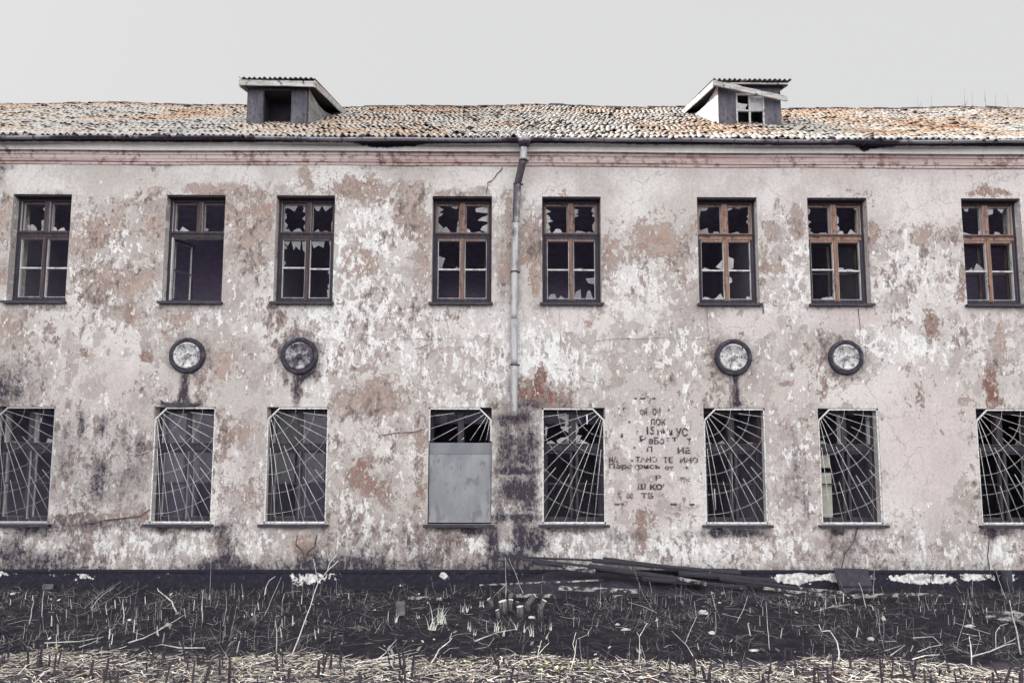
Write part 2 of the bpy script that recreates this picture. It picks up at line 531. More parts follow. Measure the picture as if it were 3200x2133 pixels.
M['litter'] = straw_mat('leaf_litter', [(0, (.05, .045, .05)), (.5, (.30, .28, .27)), (1, (.68, .66, .63))])
M['sapling'] = simple('grey_sapling_bark', (.12, .115, .12), (.18, .17, .17), 6, 3)

# ------------------------------------------------------------------ the building: main measures
X0, X1 = -15.0, 15.0
DEPTH = 10.0
WT = .45
UZ = (1.86 + 3.139, 1.86 + 5.126)
LZ = (1.86 - .781, 1.86 + 1.264)
UX = [(-8.938, -7.884), (-6.171, -5.105), (-4.182, -3.122), (-1.353, -.274), (.639, 1.707), (3.462, 4.555), (5.477, 6.567), (8.297, 9.38)]
LX = [(-8.995, -7.935), (-6.201, -5.126), (-4.22, -3.136), (-1.37, -.26), (.63, 1.739), (3.487, 4.577), (5.516, 6.592), (8.328, 9.414)]
ZPL = float(at(1600, 1781)[2])            # top of the plinth
ZC0 = float(at(1600, 519)[2])             # underside of the cornice
EAVE_Y = -.27
EAVE_Z = float(at(1600, 432, EAVE_Y)[2])
RIDGE_Y = 5.0
RIDGE_Z = float(at(1600, 336, RIDGE_Y)[2])
TANP = (RIDGE_Z - EAVE_Z) / (RIDGE_Y - EAVE_Y)
PITCH = math.atan(TANP)
print('eave', EAVE_Z, 'ridge', RIDGE_Z, 'pitch', math.degrees(PITCH), 'plinth', ZPL, 'cornice', ZC0)


def roof_at(u, v, lift=0.0):
    d = ray(u, v)
    # z = EAVE_Z + TANP*(y-EAVE_Y) + lift
    s = (EAVE_Z + lift + TANP * (EYE[1] - EAVE_Y) - EYE[2]) / (d[2] - TANP * d[1])
    return EYE + d * s


bld = empty('abandoned_building')
tag(bld, 'abandoned two storey building with peeling pink plaster, rows of broken windows and tiled roof', 'building')

# ------------------------------------------------------------------ facade wall
# wear of the plaster: (x, y, rx, ry, strength) as measured in the 3200 px photograph
BROWN = [(286, 710, 75, 80, .8), (485, 634, 35, 90, .9), (612, 590, 115, 22, 1), (765, 660, 75, 90, .8), (755, 770, 55, 110, .7), (826, 659, 25, 60, .7),
 (306, 858, 90, 60, .7), (388, 878, 120, 40, .8), (470, 812, 40, 120, .7), (1020, 557, 70, 50, .7), (1148, 583, 70, 60, .8), (959, 547, 18, 50, .9), (1122, 787, 40, 60, .5),
 (1131, 577, 60, 40, .6), (1289, 567, 40, 40, .8), (1263, 660, 50, 60, .7), (1320, 710, 38, 80, .7), (1325, 888, 30, 100, .8), (1156, 863, 50, 70, .5), (1426, 603, 60, 10, 1), (1391, 570, 20, 14, 1.2),
 (1569, 633, 32, 32, .9), (1580, 800, 28, 120, .9), (1661, 735, 30, 60, .9), (1661, 848, 30, 140, 1), (1758, 585, 30, 15, 1.2), (1763, 603, 32, 10, 1.2), (1840, 605, 35, 8, 1.1),
 (1916, 674, 30, 40, .9), (1977, 690, 30, 40, .9), (2034, 670, 36, 70, 1), (2090, 690, 20, 40, .9), (2151, 700, 20, 45, 1), (2008, 776, 95, 48, 1.0), (2110, 756, 70, 40, .8), (1896, 812, 15, 80, .8), (2095, 838, 60, 50, .7), (2136, 889, 30, 30, .9),
 (2087, 608, 20, 14, 1), (2485, 680, 24, 60, .9), (2500, 715, 20, 40, .9), (2413, 746, 18, 60, .9), (2444, 838, 60, 14, .9), (2388, 812, 15, 80, .9),
 (2640, 592, 22, 14, 1.2), (2690, 585, 32, 34, 1.3), (2556, 590, 26, 20, .9), (3092, 606, 90, 16, 1.4), (3077, 578, 24, 22, 1.4), (3130, 592, 20, 14, 1.2), (2722, 690, 20, 110, 1), (2755, 730, 30, 30, .8),
 (2908, 710, 60, 40, .8), (2888, 751, 30, 40, .8), (2791, 833, 12, 40, .9), (2888, 828, 16, 50, .9), (2944, 878, 30, 30, .8), (2985, 741, 15, 35, .9), (3008, 880, 18, 60, 1),
 (403, 985, 14, 38, 1.2), (556, 990, 40, 25, 1.0), (459, 996, 30, 30, .8), (76, 1011, 90, 40, .7), (270, 1098, 24, 24, .9), (459, 1116, 20, 14, 1.3), (536, 1042, 30, 25, .8),
 (679, 1139, 60, 40, .8), (638, 1205, 60, 50, .6), (893, 1001, 60, 40, .8), (1097, 1205, 60, 60, .6), (1148, 1266, 90, 40, .7), (1122, 1486, 36, 60, .55), (755, 1348, 30, 30, .9), (714, 1394, 22, 50, .9), (689, 1562, 20, 120, .7), (791, 1537, 30, 60, .8),
 (270, 1705, 18, 70, 1), (378, 1680, 14, 40, .9), (306, 1618, 210, 13, 1), (449, 1608, 28, 28, .9), (959, 1710, 36, 38, 1.0),
 (1202, 1195, 60, 60, .7), (1192, 1266, 90, 40, .7), (1656, 1218, 46, 40, 1.6), (1692, 1174, 12, 38, 1.5), (1712, 1243, 55, 22, 1.4), (1760, 1262, 50, 13, 1.2), (1130, 1486, 40, 50, .4), (1222, 1537, 40, 40, .4), (1314, 1486, 18, 90, 1), (1319, 1358, 20, 40, .9), (1253, 1353, 60, 8, 1),
 (1748, 1006, 15, 20, .9), (1845, 1009, 22, 12, 1.2), (1559, 1208, 15, 8, 1.3), (2044, 1588, 46, 60, .8), (2003, 1664, 16, 70, 1),
 (2908, 1016, 20, 40, 1.4), (2852, 1236, 38, 22, 1.5), (3092, 1195, 22, 70, 1.3), (3122, 1078, 26, 60, .9), (2556, 1240, 24, 20, .9), (2714, 1251, 20, 25, .9), (2577, 1205, 8, 30, 1), (2474, 1276, 18, 34, .9), (2449, 1200, 25, 6, 1.1), (3112, 1256, 40, 20, 1), (2842, 1144, 20, 15, 1), (3010, 1246, 20, 20, 1), (2700, 1700, 70, 30, .6),
 (2900, 1710, 50, 12, .8), (900, 1640, 80, 10, .7), (20, 660, 30, 60, .8), (10, 860, 20, 40, .7), (540, 520, 32, 8, 1.3)]
RUST = [(1656, 1218, 60, 50, 1), (1692, 1174, 14, 40, 1), (1712, 1243, 60, 30, .9), (403, 985, 16, 40, .8), (459, 1116, 24, 18, 1), (2908, 1016, 24, 44, 1), (2852, 1236, 44, 28, 1), (3092, 1195, 26, 74, 1.1), (3112, 1256, 44, 24, .8), (2690, 585, 60, 36, .45), (3080, 590, 100, 40, .45), (1122, 1486, 60, 70, .8), (1314, 1486, 24, 90, .8), (1222, 1537, 50, 40, .7),
 (714, 1394, 26, 54, .7), (449, 1608, 40, 30, .7), (378, 1680, 20, 40, .8), (959, 1725, 60, 20, .6), (2044, 1588, 50, 60, .4), (2003, 1664, 20, 70, .5), (1661, 848, 40, 140, .35), (270, 1098, 26, 26, .6), (76, 1011, 60, 40, .4), (540, 520, 36, 10, .6), (2722, 690, 24, 110, .3), (2577, 1205, 12, 30, .8), (2556, 1240, 24, 20, .6)]
WHITE = [(1170, 760, 70, 240, 1), (1080, 850, 60, 120, .8), (357, 751, 50, 50, .9), (255, 858, 45, 70, .8), (440, 960, 60, 40, .6), (1250, 1040, 240, 110, .8), (1620, 1130, 140, 120, .9), (1740, 1150, 130, 50, .9), (2120, 1090, 80, 60, .8), (2000, 880, 120, 60, .8), (2200, 820, 60, 60, .5), (2480, 860, 40, 90, .9), (2780, 1060, 120, 60, 1), (2900, 1100, 90, 50, .9), (2850, 850, 120, 90, .7), (1700, 1040, 100, 60, .6), (1020, 1120, 60, 140, .9), (300, 1680, 170, 60, 1), (560, 1690, 90, 60, .7), (780, 1690, 120, 50, .6), (1100, 1640, 60, 80, .7), (1250, 1700, 100, 60, .8), (1590, 1592, 40, 26, 1.1), (1590, 1700, 36, 30, .9), (1800, 1700, 120, 50, 1), (2080, 1720, 80, 50, .9), (2230, 1720, 120, 50, .8), (2450, 1720, 60, 50, .7), (2850, 1700, 130, 60, .9), (3120, 1700, 80, 60, .9), (1480, 1690, 40, 40, .8), (1500, 1720, 60, 20, .8), (960, 960, 60, 60, .6), (620, 990, 90, 20, .7), (130, 930, 60, 60, .6), (1385, 900, 40, 60, .6), (1420, 1240, 120, 40, .4), (3090, 900, 80, 120, .5), (2060, 1330, 100, 200, .4), (2500, 1400, 50, 160, .5), (130, 1560, 10, 60, .3), (1090, 1590, 50, 40, .6)]
DIRT = [(380, 1430, 420, 170, .17), (1100, 1470, 240, 200, .15), (760, 1440, 60, 180, .14), (150, 1130, 200, 120, .14), (300, 1690, 300, 80, .16), (1250, 1700, 180, 70, .16), (2060, 1440, 120, 200, .08), (2480, 1480, 60, 160, .12), (2900, 1690, 260, 60, .10), (1800, 1700, 150, 60, .14), (46, 1190, 80, 80, .62), (0, 1230, 60, 60, .5), (306, 1450, 130, 150, .42), (255, 1327, 9, 40, .75), (204, 1348, 7, 20, .7), (388, 1353, 7, 46, .65), (214, 1264, 7, 14, .8), (439, 1384, 11, 46, .55), (180, 1400, 50, 90, .25), (420, 1480, 40, 90, .3), (320, 1330, 6, 30, .7), (310, 1500, 20, 60, .5),
 (704, 1690, 34, 80, .75), (102, 1658, 50, 14, .9), (500, 1655, 22, 10, 1), (627, 1651, 50, 9, 1), (540, 1700, 18, 60, .4), (30, 1720, 60, 40, .7), (170, 1740, 60, 20, .5),
 (586, 1111, 62, 62, .95), (936, 1112, 68, 68, 1.1), (2291, 1117, 66, 66, 1.0), (2642, 1117, 62, 62, .95), (575, 1218, 12, 48, 1.5), (569, 1260, 13, 26, 1.3), (928, 1225, 13, 60, 1.2), (892, 1195, 7, 18, .9), (945, 1180, 18, 12, .8), (2301, 1205, 9, 46, 1), (2298, 1240, 8, 30, 1), (2306, 1262, 20, 11, 1.1), (985, 1160, 24, 22, .6), (2255, 1150, 14, 20, .5),
 (560, 1262, 60, 7, 1.2), (2485, 1409, 7, 60, .75), (2515, 1562, 9, 50, .7), (2474, 1144, 5, 16, .9), (2755, 1302, 7, 16, .8), (2480, 1500, 40, 60, .35),
 (1590, 1590, 40, 26, .35), (1615, 1395, 60, 90, 1.15), (1575, 1400, 18, 120, .35), (1600, 1660, 60, 60, .5), (1668, 1430, 18, 130, .5), (1610, 1532, 28, 24, 1.7), (1610, 1470, 70, 8, .7), (1610, 1617, 80, 10, .7), (1612, 1540, 70, 30, .25), (1580, 1310, 60, 14, .8), (1640, 1300, 16, 14, .8), (1660, 1265, 50, 18, .8), (1545, 1260, 30, 18, .7), (1600, 1205, 22, 30, .6),
 (1539, 1705, 18, 48, 1.1), (1625, 1685, 17, 46, 1.2), (1671, 1695, 22, 28, 1.0), (1595, 1738, 50, 16, .8), (1630, 1765, 70, 16, .5), (1700, 1660, 30, 50, .5), (1655, 1560, 24, 60, .8), (1556, 1560, 14, 70, .6), (1478, 1662, 34, 10, 1.4), (1420, 1650, 60, 6, .9),
 (1990, 1675, 30, 14, .7), (1930, 1680, 26, 14, .7), (2140, 1590, 60, 12, .5), (2306, 1664, 82, 13, 1.3), (2240, 1665, 16, 16, 1.2), (2620, 1662, 22, 10, 1.2), (3120, 1663, 60, 9, 1.1), (3100, 1670, 14, 20, 1), (1800, 1655, 60, 9, .8),
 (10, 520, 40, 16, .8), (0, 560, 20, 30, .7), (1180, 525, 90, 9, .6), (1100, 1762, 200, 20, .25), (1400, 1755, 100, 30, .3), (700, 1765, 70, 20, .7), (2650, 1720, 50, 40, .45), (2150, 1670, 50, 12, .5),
 (1570, 900, 12, 60, .6), (1330, 620, 6, 6, .6), (970, 1740, 40, 30, .4), (1120, 1740, 60, 40, .4), (1330, 1700, 60, 40, .35), (300, 1640, 300, 10, .4), (500, 960, 10, 6, 1), (700, 880, 10, 30, .3), (160, 965, 60, 8, .7), (330, 1000, 8, 20, .3)]
SOUND = [(300, 560, 260, 45, 1), (700, 540, 160, 25, .7), (1450, 540, 130, 40, 1), (1800, 560, 180, 60, .8), (2050, 600, 220, 80, 1.1), (2400, 560, 220, 60, 1.1), (2850, 600, 220, 90, 1.1), (3150, 540, 100, 40, .9), (2890, 1400, 130, 200, 1), (2320, 1010, 90, 40, 1), (2660, 1000, 95, 30, 1), (2640, 1240, 110, 40, .8), (1480, 1030, 80, 30, .6), (1780, 1000, 80, 40, .6), (380, 1150, 60, 60, .7), (2060, 1420, 90, 150, .6), (760, 1230, 70, 40, .8), (860, 1270, 60, 40, .4), (2640, 660, 60, 30, .3), (120, 560, 80, 50, .5), (1640, 1000, 20, 200, .6)]
PINK = [(2893, 1380, 160, 200, .9), (2316, 1690, 80, 30, 1), (2326, 1006, 100, 40, .9), (2663, 991, 100, 26, 1), (2650, 540, 600, 30, .45), (3080, 700, 160, 160, .4), (3100, 970, 110, 50, .8), (2300, 1250, 160, 30, .4), (2700, 1690, 90, 40, .9), (2480, 1400, 100, 200, .5), (1450, 1010, 90, 30, .6), (1780, 1010, 100, 40, .6), (330, 1200, 120, 80, .4), (900, 1400, 50, 140, .45), (1200, 1400, 90, 120, .4), (760, 1480, 60, 140, .4), (2050, 1560, 120, 50, .6), (1980, 1460, 110, 120, .45), (2290, 1300, 40, 20, .3), (1690, 540, 50, 30, .5), (560, 980, 120, 30, .3), (1240, 1010, 100, 40, .3)]

PXM = FPX / 12.0


def blob_field(blobs, X, Z):
    out = np.zeros_like(X)
    for (u, v, rx, ry, s) in blobs:
        c = at(u, v); rx_, ry_ = max(rx, 8) / PXM, max(ry, 8) / PXM
        q = ((X - c[0]) / rx_) ** 2 + ((Z - c[2]) / ry_) ** 2
        out = out + s * np.exp(-q ** 1.5 * .55)
    return out


def smooth_noise(X, Z, cell, seed, aspect=1.0):
    r = np.random.default_rng(seed)
    gx, gz = X / cell + 500, Z / (cell * aspect) + 500
    tab = r.random((257, 257))
    ix, iz = np.floor(gx).astype(int), np.floor(gz).astype(int)
    fx, fz = gx - ix, gz - iz
    fx, fz = fx * fx * (3 - 2 * fx), fz * fz * (3 - 2 * fz)
    a, b = tab[ix % 257, iz % 257], tab[(ix + 1) % 257, iz % 257]
    c, d = tab[ix % 257, (iz + 1) % 257], tab[(ix + 1) % 257, (iz + 1) % 257]
    return (a * (1 - fx) + b * fx) * (1 - fz) + (c * (1 - fx) + d * fx) * fz


def lines(brk, step):
    out = []
    for a, b in zip(brk[:-1], brk[1:]):
        n = max(1, int(round((b - a) / step)))
        out += [a + (b - a) * i / n for i in range(n)]
    return out + [brk[-1]]


def build_wall():
    holes = [(x0, x1, *UZ) for (x0, x1) in UX] + [(x0, x1, *LZ) for (x0, x1) in LX]
    bx = sorted({X0, -10.2, 10.2, X1} | {v for h in holes for v in h[:2]})
    xs = []
    for a, b in zip(bx[:-1], bx[1:]):
        xs += lines([a, b], .05 if a > -10.3 and b < 10.3 else .25)[:-1]
    xs.append(bx[-1])
    ztop = EAVE_Z - .05
    zs = lines(sorted({-.3, ZPL, LZ[0], LZ[1], UZ[0], UZ[1], ZC0, ztop}), .05)
    xs, zs = np.array(xs), np.array(zs)
    nx, nz = len(xs), len(zs)
    XX, ZZ = np.meshgrid(xs, zs, indexing='ij')
    keep = np.ones((nx - 1, nz - 1), bool)
    cx, cz = (xs[:-1] + xs[1:]) / 2, (zs[:-1] + zs[1:]) / 2
    for (a, b, c, d) in holes:
        keep &= ~(((cx > a) & (cx < b))[:, None] & ((cz > c) & (cz < d))[None, :])
    idx = np.arange(nx * nz).reshape(nx, nz)
    I, J = np.nonzero(keep)
    faces = np.stack([idx[I, J], idx[I + 1, J], idx[I + 1, J + 1], idx[I, J + 1]], -1)
    # plaster is not dead flat
    yy = -(smooth_noise(XX, ZZ, .9, 3) - .5) * .02 - (smooth_noise(XX, ZZ, .22, 4) - .5) * .006
    for (a, b, c, d) in holes:
        near = np.maximum(np.maximum(a - XX, XX - b), np.maximum(c - ZZ, ZZ - d))
        yy = np.where(near < .03, 0, yy)
    V = np.stack([XX.ravel(), yy.ravel(), ZZ.ravel()], -1)
    verts = [tuple(p) for p in V.tolist()]; fl = [tuple(f) for f in faces.tolist()]
    n0 = len(verts)
    for (a, b, c, d) in holes:            # reveals
        k = len(verts)
        verts += [(a, 0, c), (b, 0, c), (b, 0, d), (a, 0, d), (a, WT, c), (b, WT, c), (b, WT, d), (a, WT, d)]
        fl += [(k, k + 4, k + 5, k + 1), (k + 1, k + 5, k + 6, k + 2), (k + 2, k + 6, k + 7, k + 3), (k + 3, k + 7, k + 4, k)]
    me = bpy.data.meshes.new('front_wall'); me.from_pydata(verts, [], fl)
    AX, AZ = np.array([p[0] for p in verts]), np.array([p[2] for p in verts])
    rev = np.arange(len(verts)) >= n0
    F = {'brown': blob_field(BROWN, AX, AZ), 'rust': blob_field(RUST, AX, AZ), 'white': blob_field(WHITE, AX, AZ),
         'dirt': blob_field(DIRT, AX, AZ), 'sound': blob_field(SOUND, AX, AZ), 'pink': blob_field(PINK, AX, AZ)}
    # rising damp above the plinth, a little grime everywhere low down, dust under the cornice
    damp = np.clip(1 - (AZ - ZPL) / .42, 0, 1.2)
    F['dirt'] += damp ** 2 * (.38 + .62 * smooth_noise(AX, AZ, 1.3, 8, 5) * (1.25 - .05 * (AX + 9)).clip(.4, 1.4))
    low = np.clip((2.6 - AZ) / 2.4, 0, 1)
    F['dirt'] += low * (.14 + .30 * smooth_noise(AX, AZ, 1.1, 9)) * np.where(AX < 1, 1.15, .85)
    F['white'] += np.clip((1.0 - AZ) / .7, 0, 1) * .35
    F['sound'] += np.clip((AZ - 7.05) / .3, 0, 1) * .5
    F['pink'] += np.clip((AX - 1.5) / 6, 0, 1) * .17
    F['brown'] += np.where(AX < 1, .06, 0.0)
    F['dirt'][rev] = .15; F['brown'][rev] = 0; F['white'][rev] = .8; F['sound'][rev] = .6
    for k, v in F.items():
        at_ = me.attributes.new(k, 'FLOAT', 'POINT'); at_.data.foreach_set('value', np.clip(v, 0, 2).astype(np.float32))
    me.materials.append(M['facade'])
    me.update()
    o = bpy.data.objects.new('front_wall', me); COL.objects.link(o); o.parent = bld
    return o


wall = build_wall()

# inner face of the front wall, other walls, floors, partitions
mb = MB()
holes = [(a, b, *UZ) for a, b in UX] + [(a, b, *LZ) for a, b in LX]
bx = sorted({X0, X1} | {v for h in holes for v in h[:2]}); bz = sorted({-.3, EAVE_Z - .05, *UZ, *LZ})
for xa, xb in zip(bx[:-1], bx[1:]):
    for za, zb in zip(bz[:-1], bz[1:]):
        cx_, cz_ = (xa + xb) / 2, (za + zb) / 2
        if not any(h[0] < cx_ < h[1] and h[2] < cz_ < h[3] for h in holes):
            mb.poly([(xb, WT, za), (xa, WT, za), (xa, WT, zb), (xb, WT, zb)])
mb.build('inner_lining', M['interior'], bld)
# rear wall with two openings seen through the rooms
mb = MB()
rear = [(-9.15, -7.95, 1.0, 2.75), (-7.45, -6.75, 1.0, 2.75)] + [(-13.2 + 2.3 * k, -11.3 + 2.3 * k, 4.6, 7.0) for k in range(12)]  # upper row is unseen, added to bring light into the rooms
bx = sorted({X0, X1} | {v for h in rear for v in h[:2]}); bz = [-.3, 1.0, 2.75, 4.6, 7.0, EAVE_Z - .05]
for xa, xb in zip(bx[:-1], bx[1:]):
    for za, zb in zip(bz[:-1], bz[1:]):
        cx_, cz_ = (xa + xb) / 2, (za + zb) / 2
        if not any(h[0] < cx_ < h[1] and h[2] < cz_ < h[3] for h in rear):
            mb.box(xa, xb, DEPTH - .3, DEPTH, za, zb)
mb.build('rear_wall', M['interior'], bld)
for x in (X0, X1 - .4):
    mb = MB()
    mb.prism([(x, WT, -.3), (x, DEPTH - .3, -.3), (x, DEPTH - .3, EAVE_Z - .05), (x, RIDGE_Y, RIDGE_Z - .25), (x, WT, EAVE_Z - .05)], (.4, 0, 0))
    o = mb.build('gable_wall', M['interior'], bld); fix_normals(o)
mb = MB()
for z in (.55, 4.2, EAVE_Z - .35):
    mb.box(X0 + .4, X1 - .4, WT, DEPTH - .3 if z != 4.2 else 6.4, z - .2, z)  # middle floor cut short to let rear light reach the ground floor
mb.build('floor_slab', M['floorboards'], bld)
mb = MB(); mb.box(-4.6, 5.0, 6.40, 6.55, .55, 3.35); mb.box(5.0, X1 - .4, 6.40, 6.55, .55, 4.0); mb.build('corridor_wall', M['interior'], bld)  # added wall keeping rear sun patches out of the ground-floor rooms
for x in (-9.8, -4.75, -2.0, .2, 2.6, 5.0, 7.4):
    mb = MB()
    for za, zb in ((.55, 4.0), (4.2, EAVE_Z - .55)):
        y1 = 6.0 if x == -4.75 and za < 1 else DEPTH - .3
        if x == -4.75 and za < 1:
            mb.box(x - .1, x + .1, WT, 3.2, za, zb)
        else:
            mb.box(x - .1, x + .1, WT, y1, za, zb)
    mb.build('partition_wall', M['interior'], bld)

# cracks and hanging vines drawn on the wall as thin real strips
def wall_strip(mb, pts, w, off=-.004):
    P = [at(u, v) for u, v in pts]
    for k in range(len(P) - 1):
        a, b = Vector(P[k]), Vector(P[k + 1])
        d = (b - a).normalized(); nrm = Vector((-d.z, 0, d.x))
        wa, wb = w * random.uniform(.4, 1.2), w * random.uniform(.4, 1.2)
        mb.poly([(a.x - nrm.x * wa, off - .012, a.z - nrm.z * wa), (a.x + nrm.x * wa, off - .012, a.z + nrm.z * wa), (b.x + nrm.x * wb, off - .012, b.z + nrm.z * wb), (b.x - nrm.x * wb, off - .012, b.z - nrm.z * wb)])


mb = MB()
for pts, w in [([(1570, 524), (1567, 532), (1553, 544), (1545, 558), (1535, 567), (1524, 571), (1525, 580), (1521, 596), (1519, 608)], .009),
               ([(1300, 1090), (1348, 1075), (1350, 1020), (1356, 960)], .003), ([(1750, 1120), (1752, 1060), (1748, 980)], .003),
               ([(1800, 1160), (1830, 1190), (1858, 1196), (1860, 1138)], .003), ([(1170, 1060), (1240, 1064), (1300, 1058), (1352, 1062), (1400, 1056), (1470, 1061), (1580, 1060)], .0022),
               ([(1860, 1066), (1930, 1057), (2000, 1060), (2080, 1054), (2160, 1060), (2215, 1056)], .0024), ([(2208, 960), (2210, 1010), (2216, 1058)], .003), ([(2680, 965), (2684, 1000), (2688, 1030)], .008),
               ([(2383, 955), (2385, 980)], .009), ([(1500, 1660), (1545, 1674)], .008), ([(930, 1670), (925, 1700), (945, 1720), (958, 1760)], .014), ([(990, 1670), (985, 1705), (962, 1725), (955, 1748)], .014),
               ([(250, 1640), (330, 1625), (440, 1612), (470, 1590)], .010), ([(420, 1425), (470, 1412)], .008), ([(1195, 1360), (1240, 1352), (1290, 1350), (1330, 1340)], .008)]:
    mb = MB(); wall_strip(mb, pts, w); mb.build('crack', M['crack'], bld)
for pts in [[(3094, 1644), (3090, 1700), (3086, 1740), (3094, 1790)], [(2678, 1645), (2668, 1690), (2640, 1730), (2626, 1790)], [(2682, 1645), (2676, 1665), (2668, 1690)]]:
    mb = MB(); mb.tube([Vector(at(u, v, -.05)) for u, v in pts], .009, 5); mb.build('hanging_vine', M['wire'], bld)

# ------------------------------------------------------------------ plinth and cornice
mb = MB()
xs = lines([X0, -10.2, 10.2, X1], .06)
zs = [-.3, 0, .06, .12, .18, ZPL - .05, ZPL]
PY = -.055
nx = len(xs)
rows = [(-.3, PY), (-.05, PY), (.04, PY), (.10, PY), (.16, PY), (ZPL - .06, PY), (ZPL - .025, PY - .012), (ZPL, PY - .012), (ZPL + .012, 0.0)]
for x in xs:
    for (z, y) in rows:
        j = (random.random() - .5) * .014 if -.0 < z < ZPL - .03 else 0
        mb.v.append((x, y + j, z))
nr = len(rows)
for i in range(nx - 1):
    for j in range(nr - 1):
        mb.face((i * nr + j, (i + 1) * nr + j, (i + 1) * nr + j + 1, i * nr + j + 1))
pl = mb.build('plinth', M['plinth'], bld)
AX = np.array([v[0] for v in mb.v]); AZ = np.array([v[2] for v in mb.v])
LIME = [(2600, 1800, 110, 16, 1.0), (2470, 1806, 60, 14, 1), (2800, 1803, 60, 12, .7), (2950, 1800, 120, 12, .75), (3100, 1800, 80, 12, .75), (2900, 1818, 90, 10, .6), (270, 1797, 60, 10, .6), (200, 1792, 30, 8, .6), (520, 1797, 30, 12, .55), (430, 1800, 12, 8, .6), (1290, 1803, 22, 8, .8), (1210, 1825, 14, 8, .7), (1250, 1828, 14, 8, .7), (1020, 1800, 50, 18, .6), (60, 1790, 60, 6, .5), (980, 1815, 30, 14, .5), (1385, 1790, 10, 6, .7), (1620, 1793, 40, 10, .5)]
v = blob_field(LIME, AX, AZ) + .85 * np.clip(smooth_noise(AX, AZ, .5, 91) - .52, 0, 1) * np.clip((AZ - .05) / .1, 0, 1); v = np.where(AZ > ZPL - .03, v * .4, v)
a = pl.data.attributes.new('limewash', 'FLOAT', 'POINT'); a.data.foreach_set('value', np.clip(v, 0, 1.5).astype(np.float32))

# cornice profile, out from the wall (Y) and up (Z), built from the measured bands
zz = lambda v, y: float(at(1600, v, y)[2])
prof = [(0.0, ZC0 - .012, 1.0), (-.020, zz(518, -.020), 1), (-.024, zz(513, -.024), 1), (-.010, zz(512, -.010), 1), (-.010, zz(510, -.010), 1), (-.034, zz(508.5, -.034), 1), (-.038, zz(503, -.038), 1), (-.032, zz(501, -.032), .8),
        (-.040, zz(500, -.040), .8), (-.044, zz(488, -.044), 1), (-.058, zz(487, -.058), 1), (-.060, zz(478, -.060), 1), (-.080, zz(477, -.080), 1), (-.086, zz(475, -.086), 1), (-.112, zz(474, -.112), .3),
        (-.115, zz(472.5, -.115), 0), (-.118, zz(462, -.118), 0), (-.130, zz(455, -.130), 0), (-.150, zz(451, -.150), .25), (-.185, zz(448, -.185), .5), (-.225, zz(446, -.225) + .01, .8), (-.235, zz(440, -.235), .9), (-.235, EAVE_Z - .03, 1)]
mb = MB()
xs = lines([X0, -10.2, 10.2, X1], .10)
npf = len(prof)
for x in xs:
    wob = (math.sin(x * 1.3) + math.sin(x * .47 + 2)) * .004
    for (y, z, b) in prof:
        mb.v.append((x, y, z + wob + random.uniform(-.001, .001)))
for i in range(len(xs) - 1):
    for j in range(npf - 1):
        mb.face((i * npf + j, (i + 1) * npf + j, (i + 1) * npf + j + 1, i * npf + j + 1))
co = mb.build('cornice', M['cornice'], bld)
a = co.data.attributes.new('band', 'FLOAT', 'POINT'); a.data.foreach_set('value', [p[2] for _ in xs for p in prof])
AX = np.array([v[0] for v in mb.v]); AZ = np.array([v[2] for v in mb.v])
g = blob_field([(1200, 462, 70, 9, 1.1), (1290, 460, 40, 8, .7), (2700, 460, 34, 14, 1.1), (2690, 475, 14, 14, .7), (2740, 465, 40, 10, .6), (60, 500, 120, 10, .5), (20, 470, 60, 14, .5), (1180, 505, 150, 14, .4), (3150, 456, 60, 12, .6), (1640, 455, 20, 12, .5)], AX, AZ)
sm = np.array([.0 if p[0] > -.14 else (.25 if p[0] > -.16 else (.7 if p[0] > -.2 else .95)) for _ in xs for p in prof]) * (.75 + .5 * smooth_noise(AX, AZ, .8, 21))  # shade under the gutter painted in, darkening up the profile
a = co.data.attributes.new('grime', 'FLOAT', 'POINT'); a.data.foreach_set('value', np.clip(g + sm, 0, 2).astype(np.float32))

# ------------------------------------------------------------------ roof
SL = math.hypot(RIDGE_Y - EAVE_Y, RIDGE_Z - EAVE_Z)
es, en = np.array([0, math.cos(PITCH), math.sin(PITCH)]), np.array([0, -math.sin(PITCH), math.cos(PITCH)])


def on_roof(x, s, h=0.0):
    return np.array([x, EAVE_Y, EAVE_Z]) + es * s + en * h


def sag(x):      # the old ridge is not straight
    return .035 * math.sin(x * .55 + 1) + .02 * math.sin(x * 1.7)


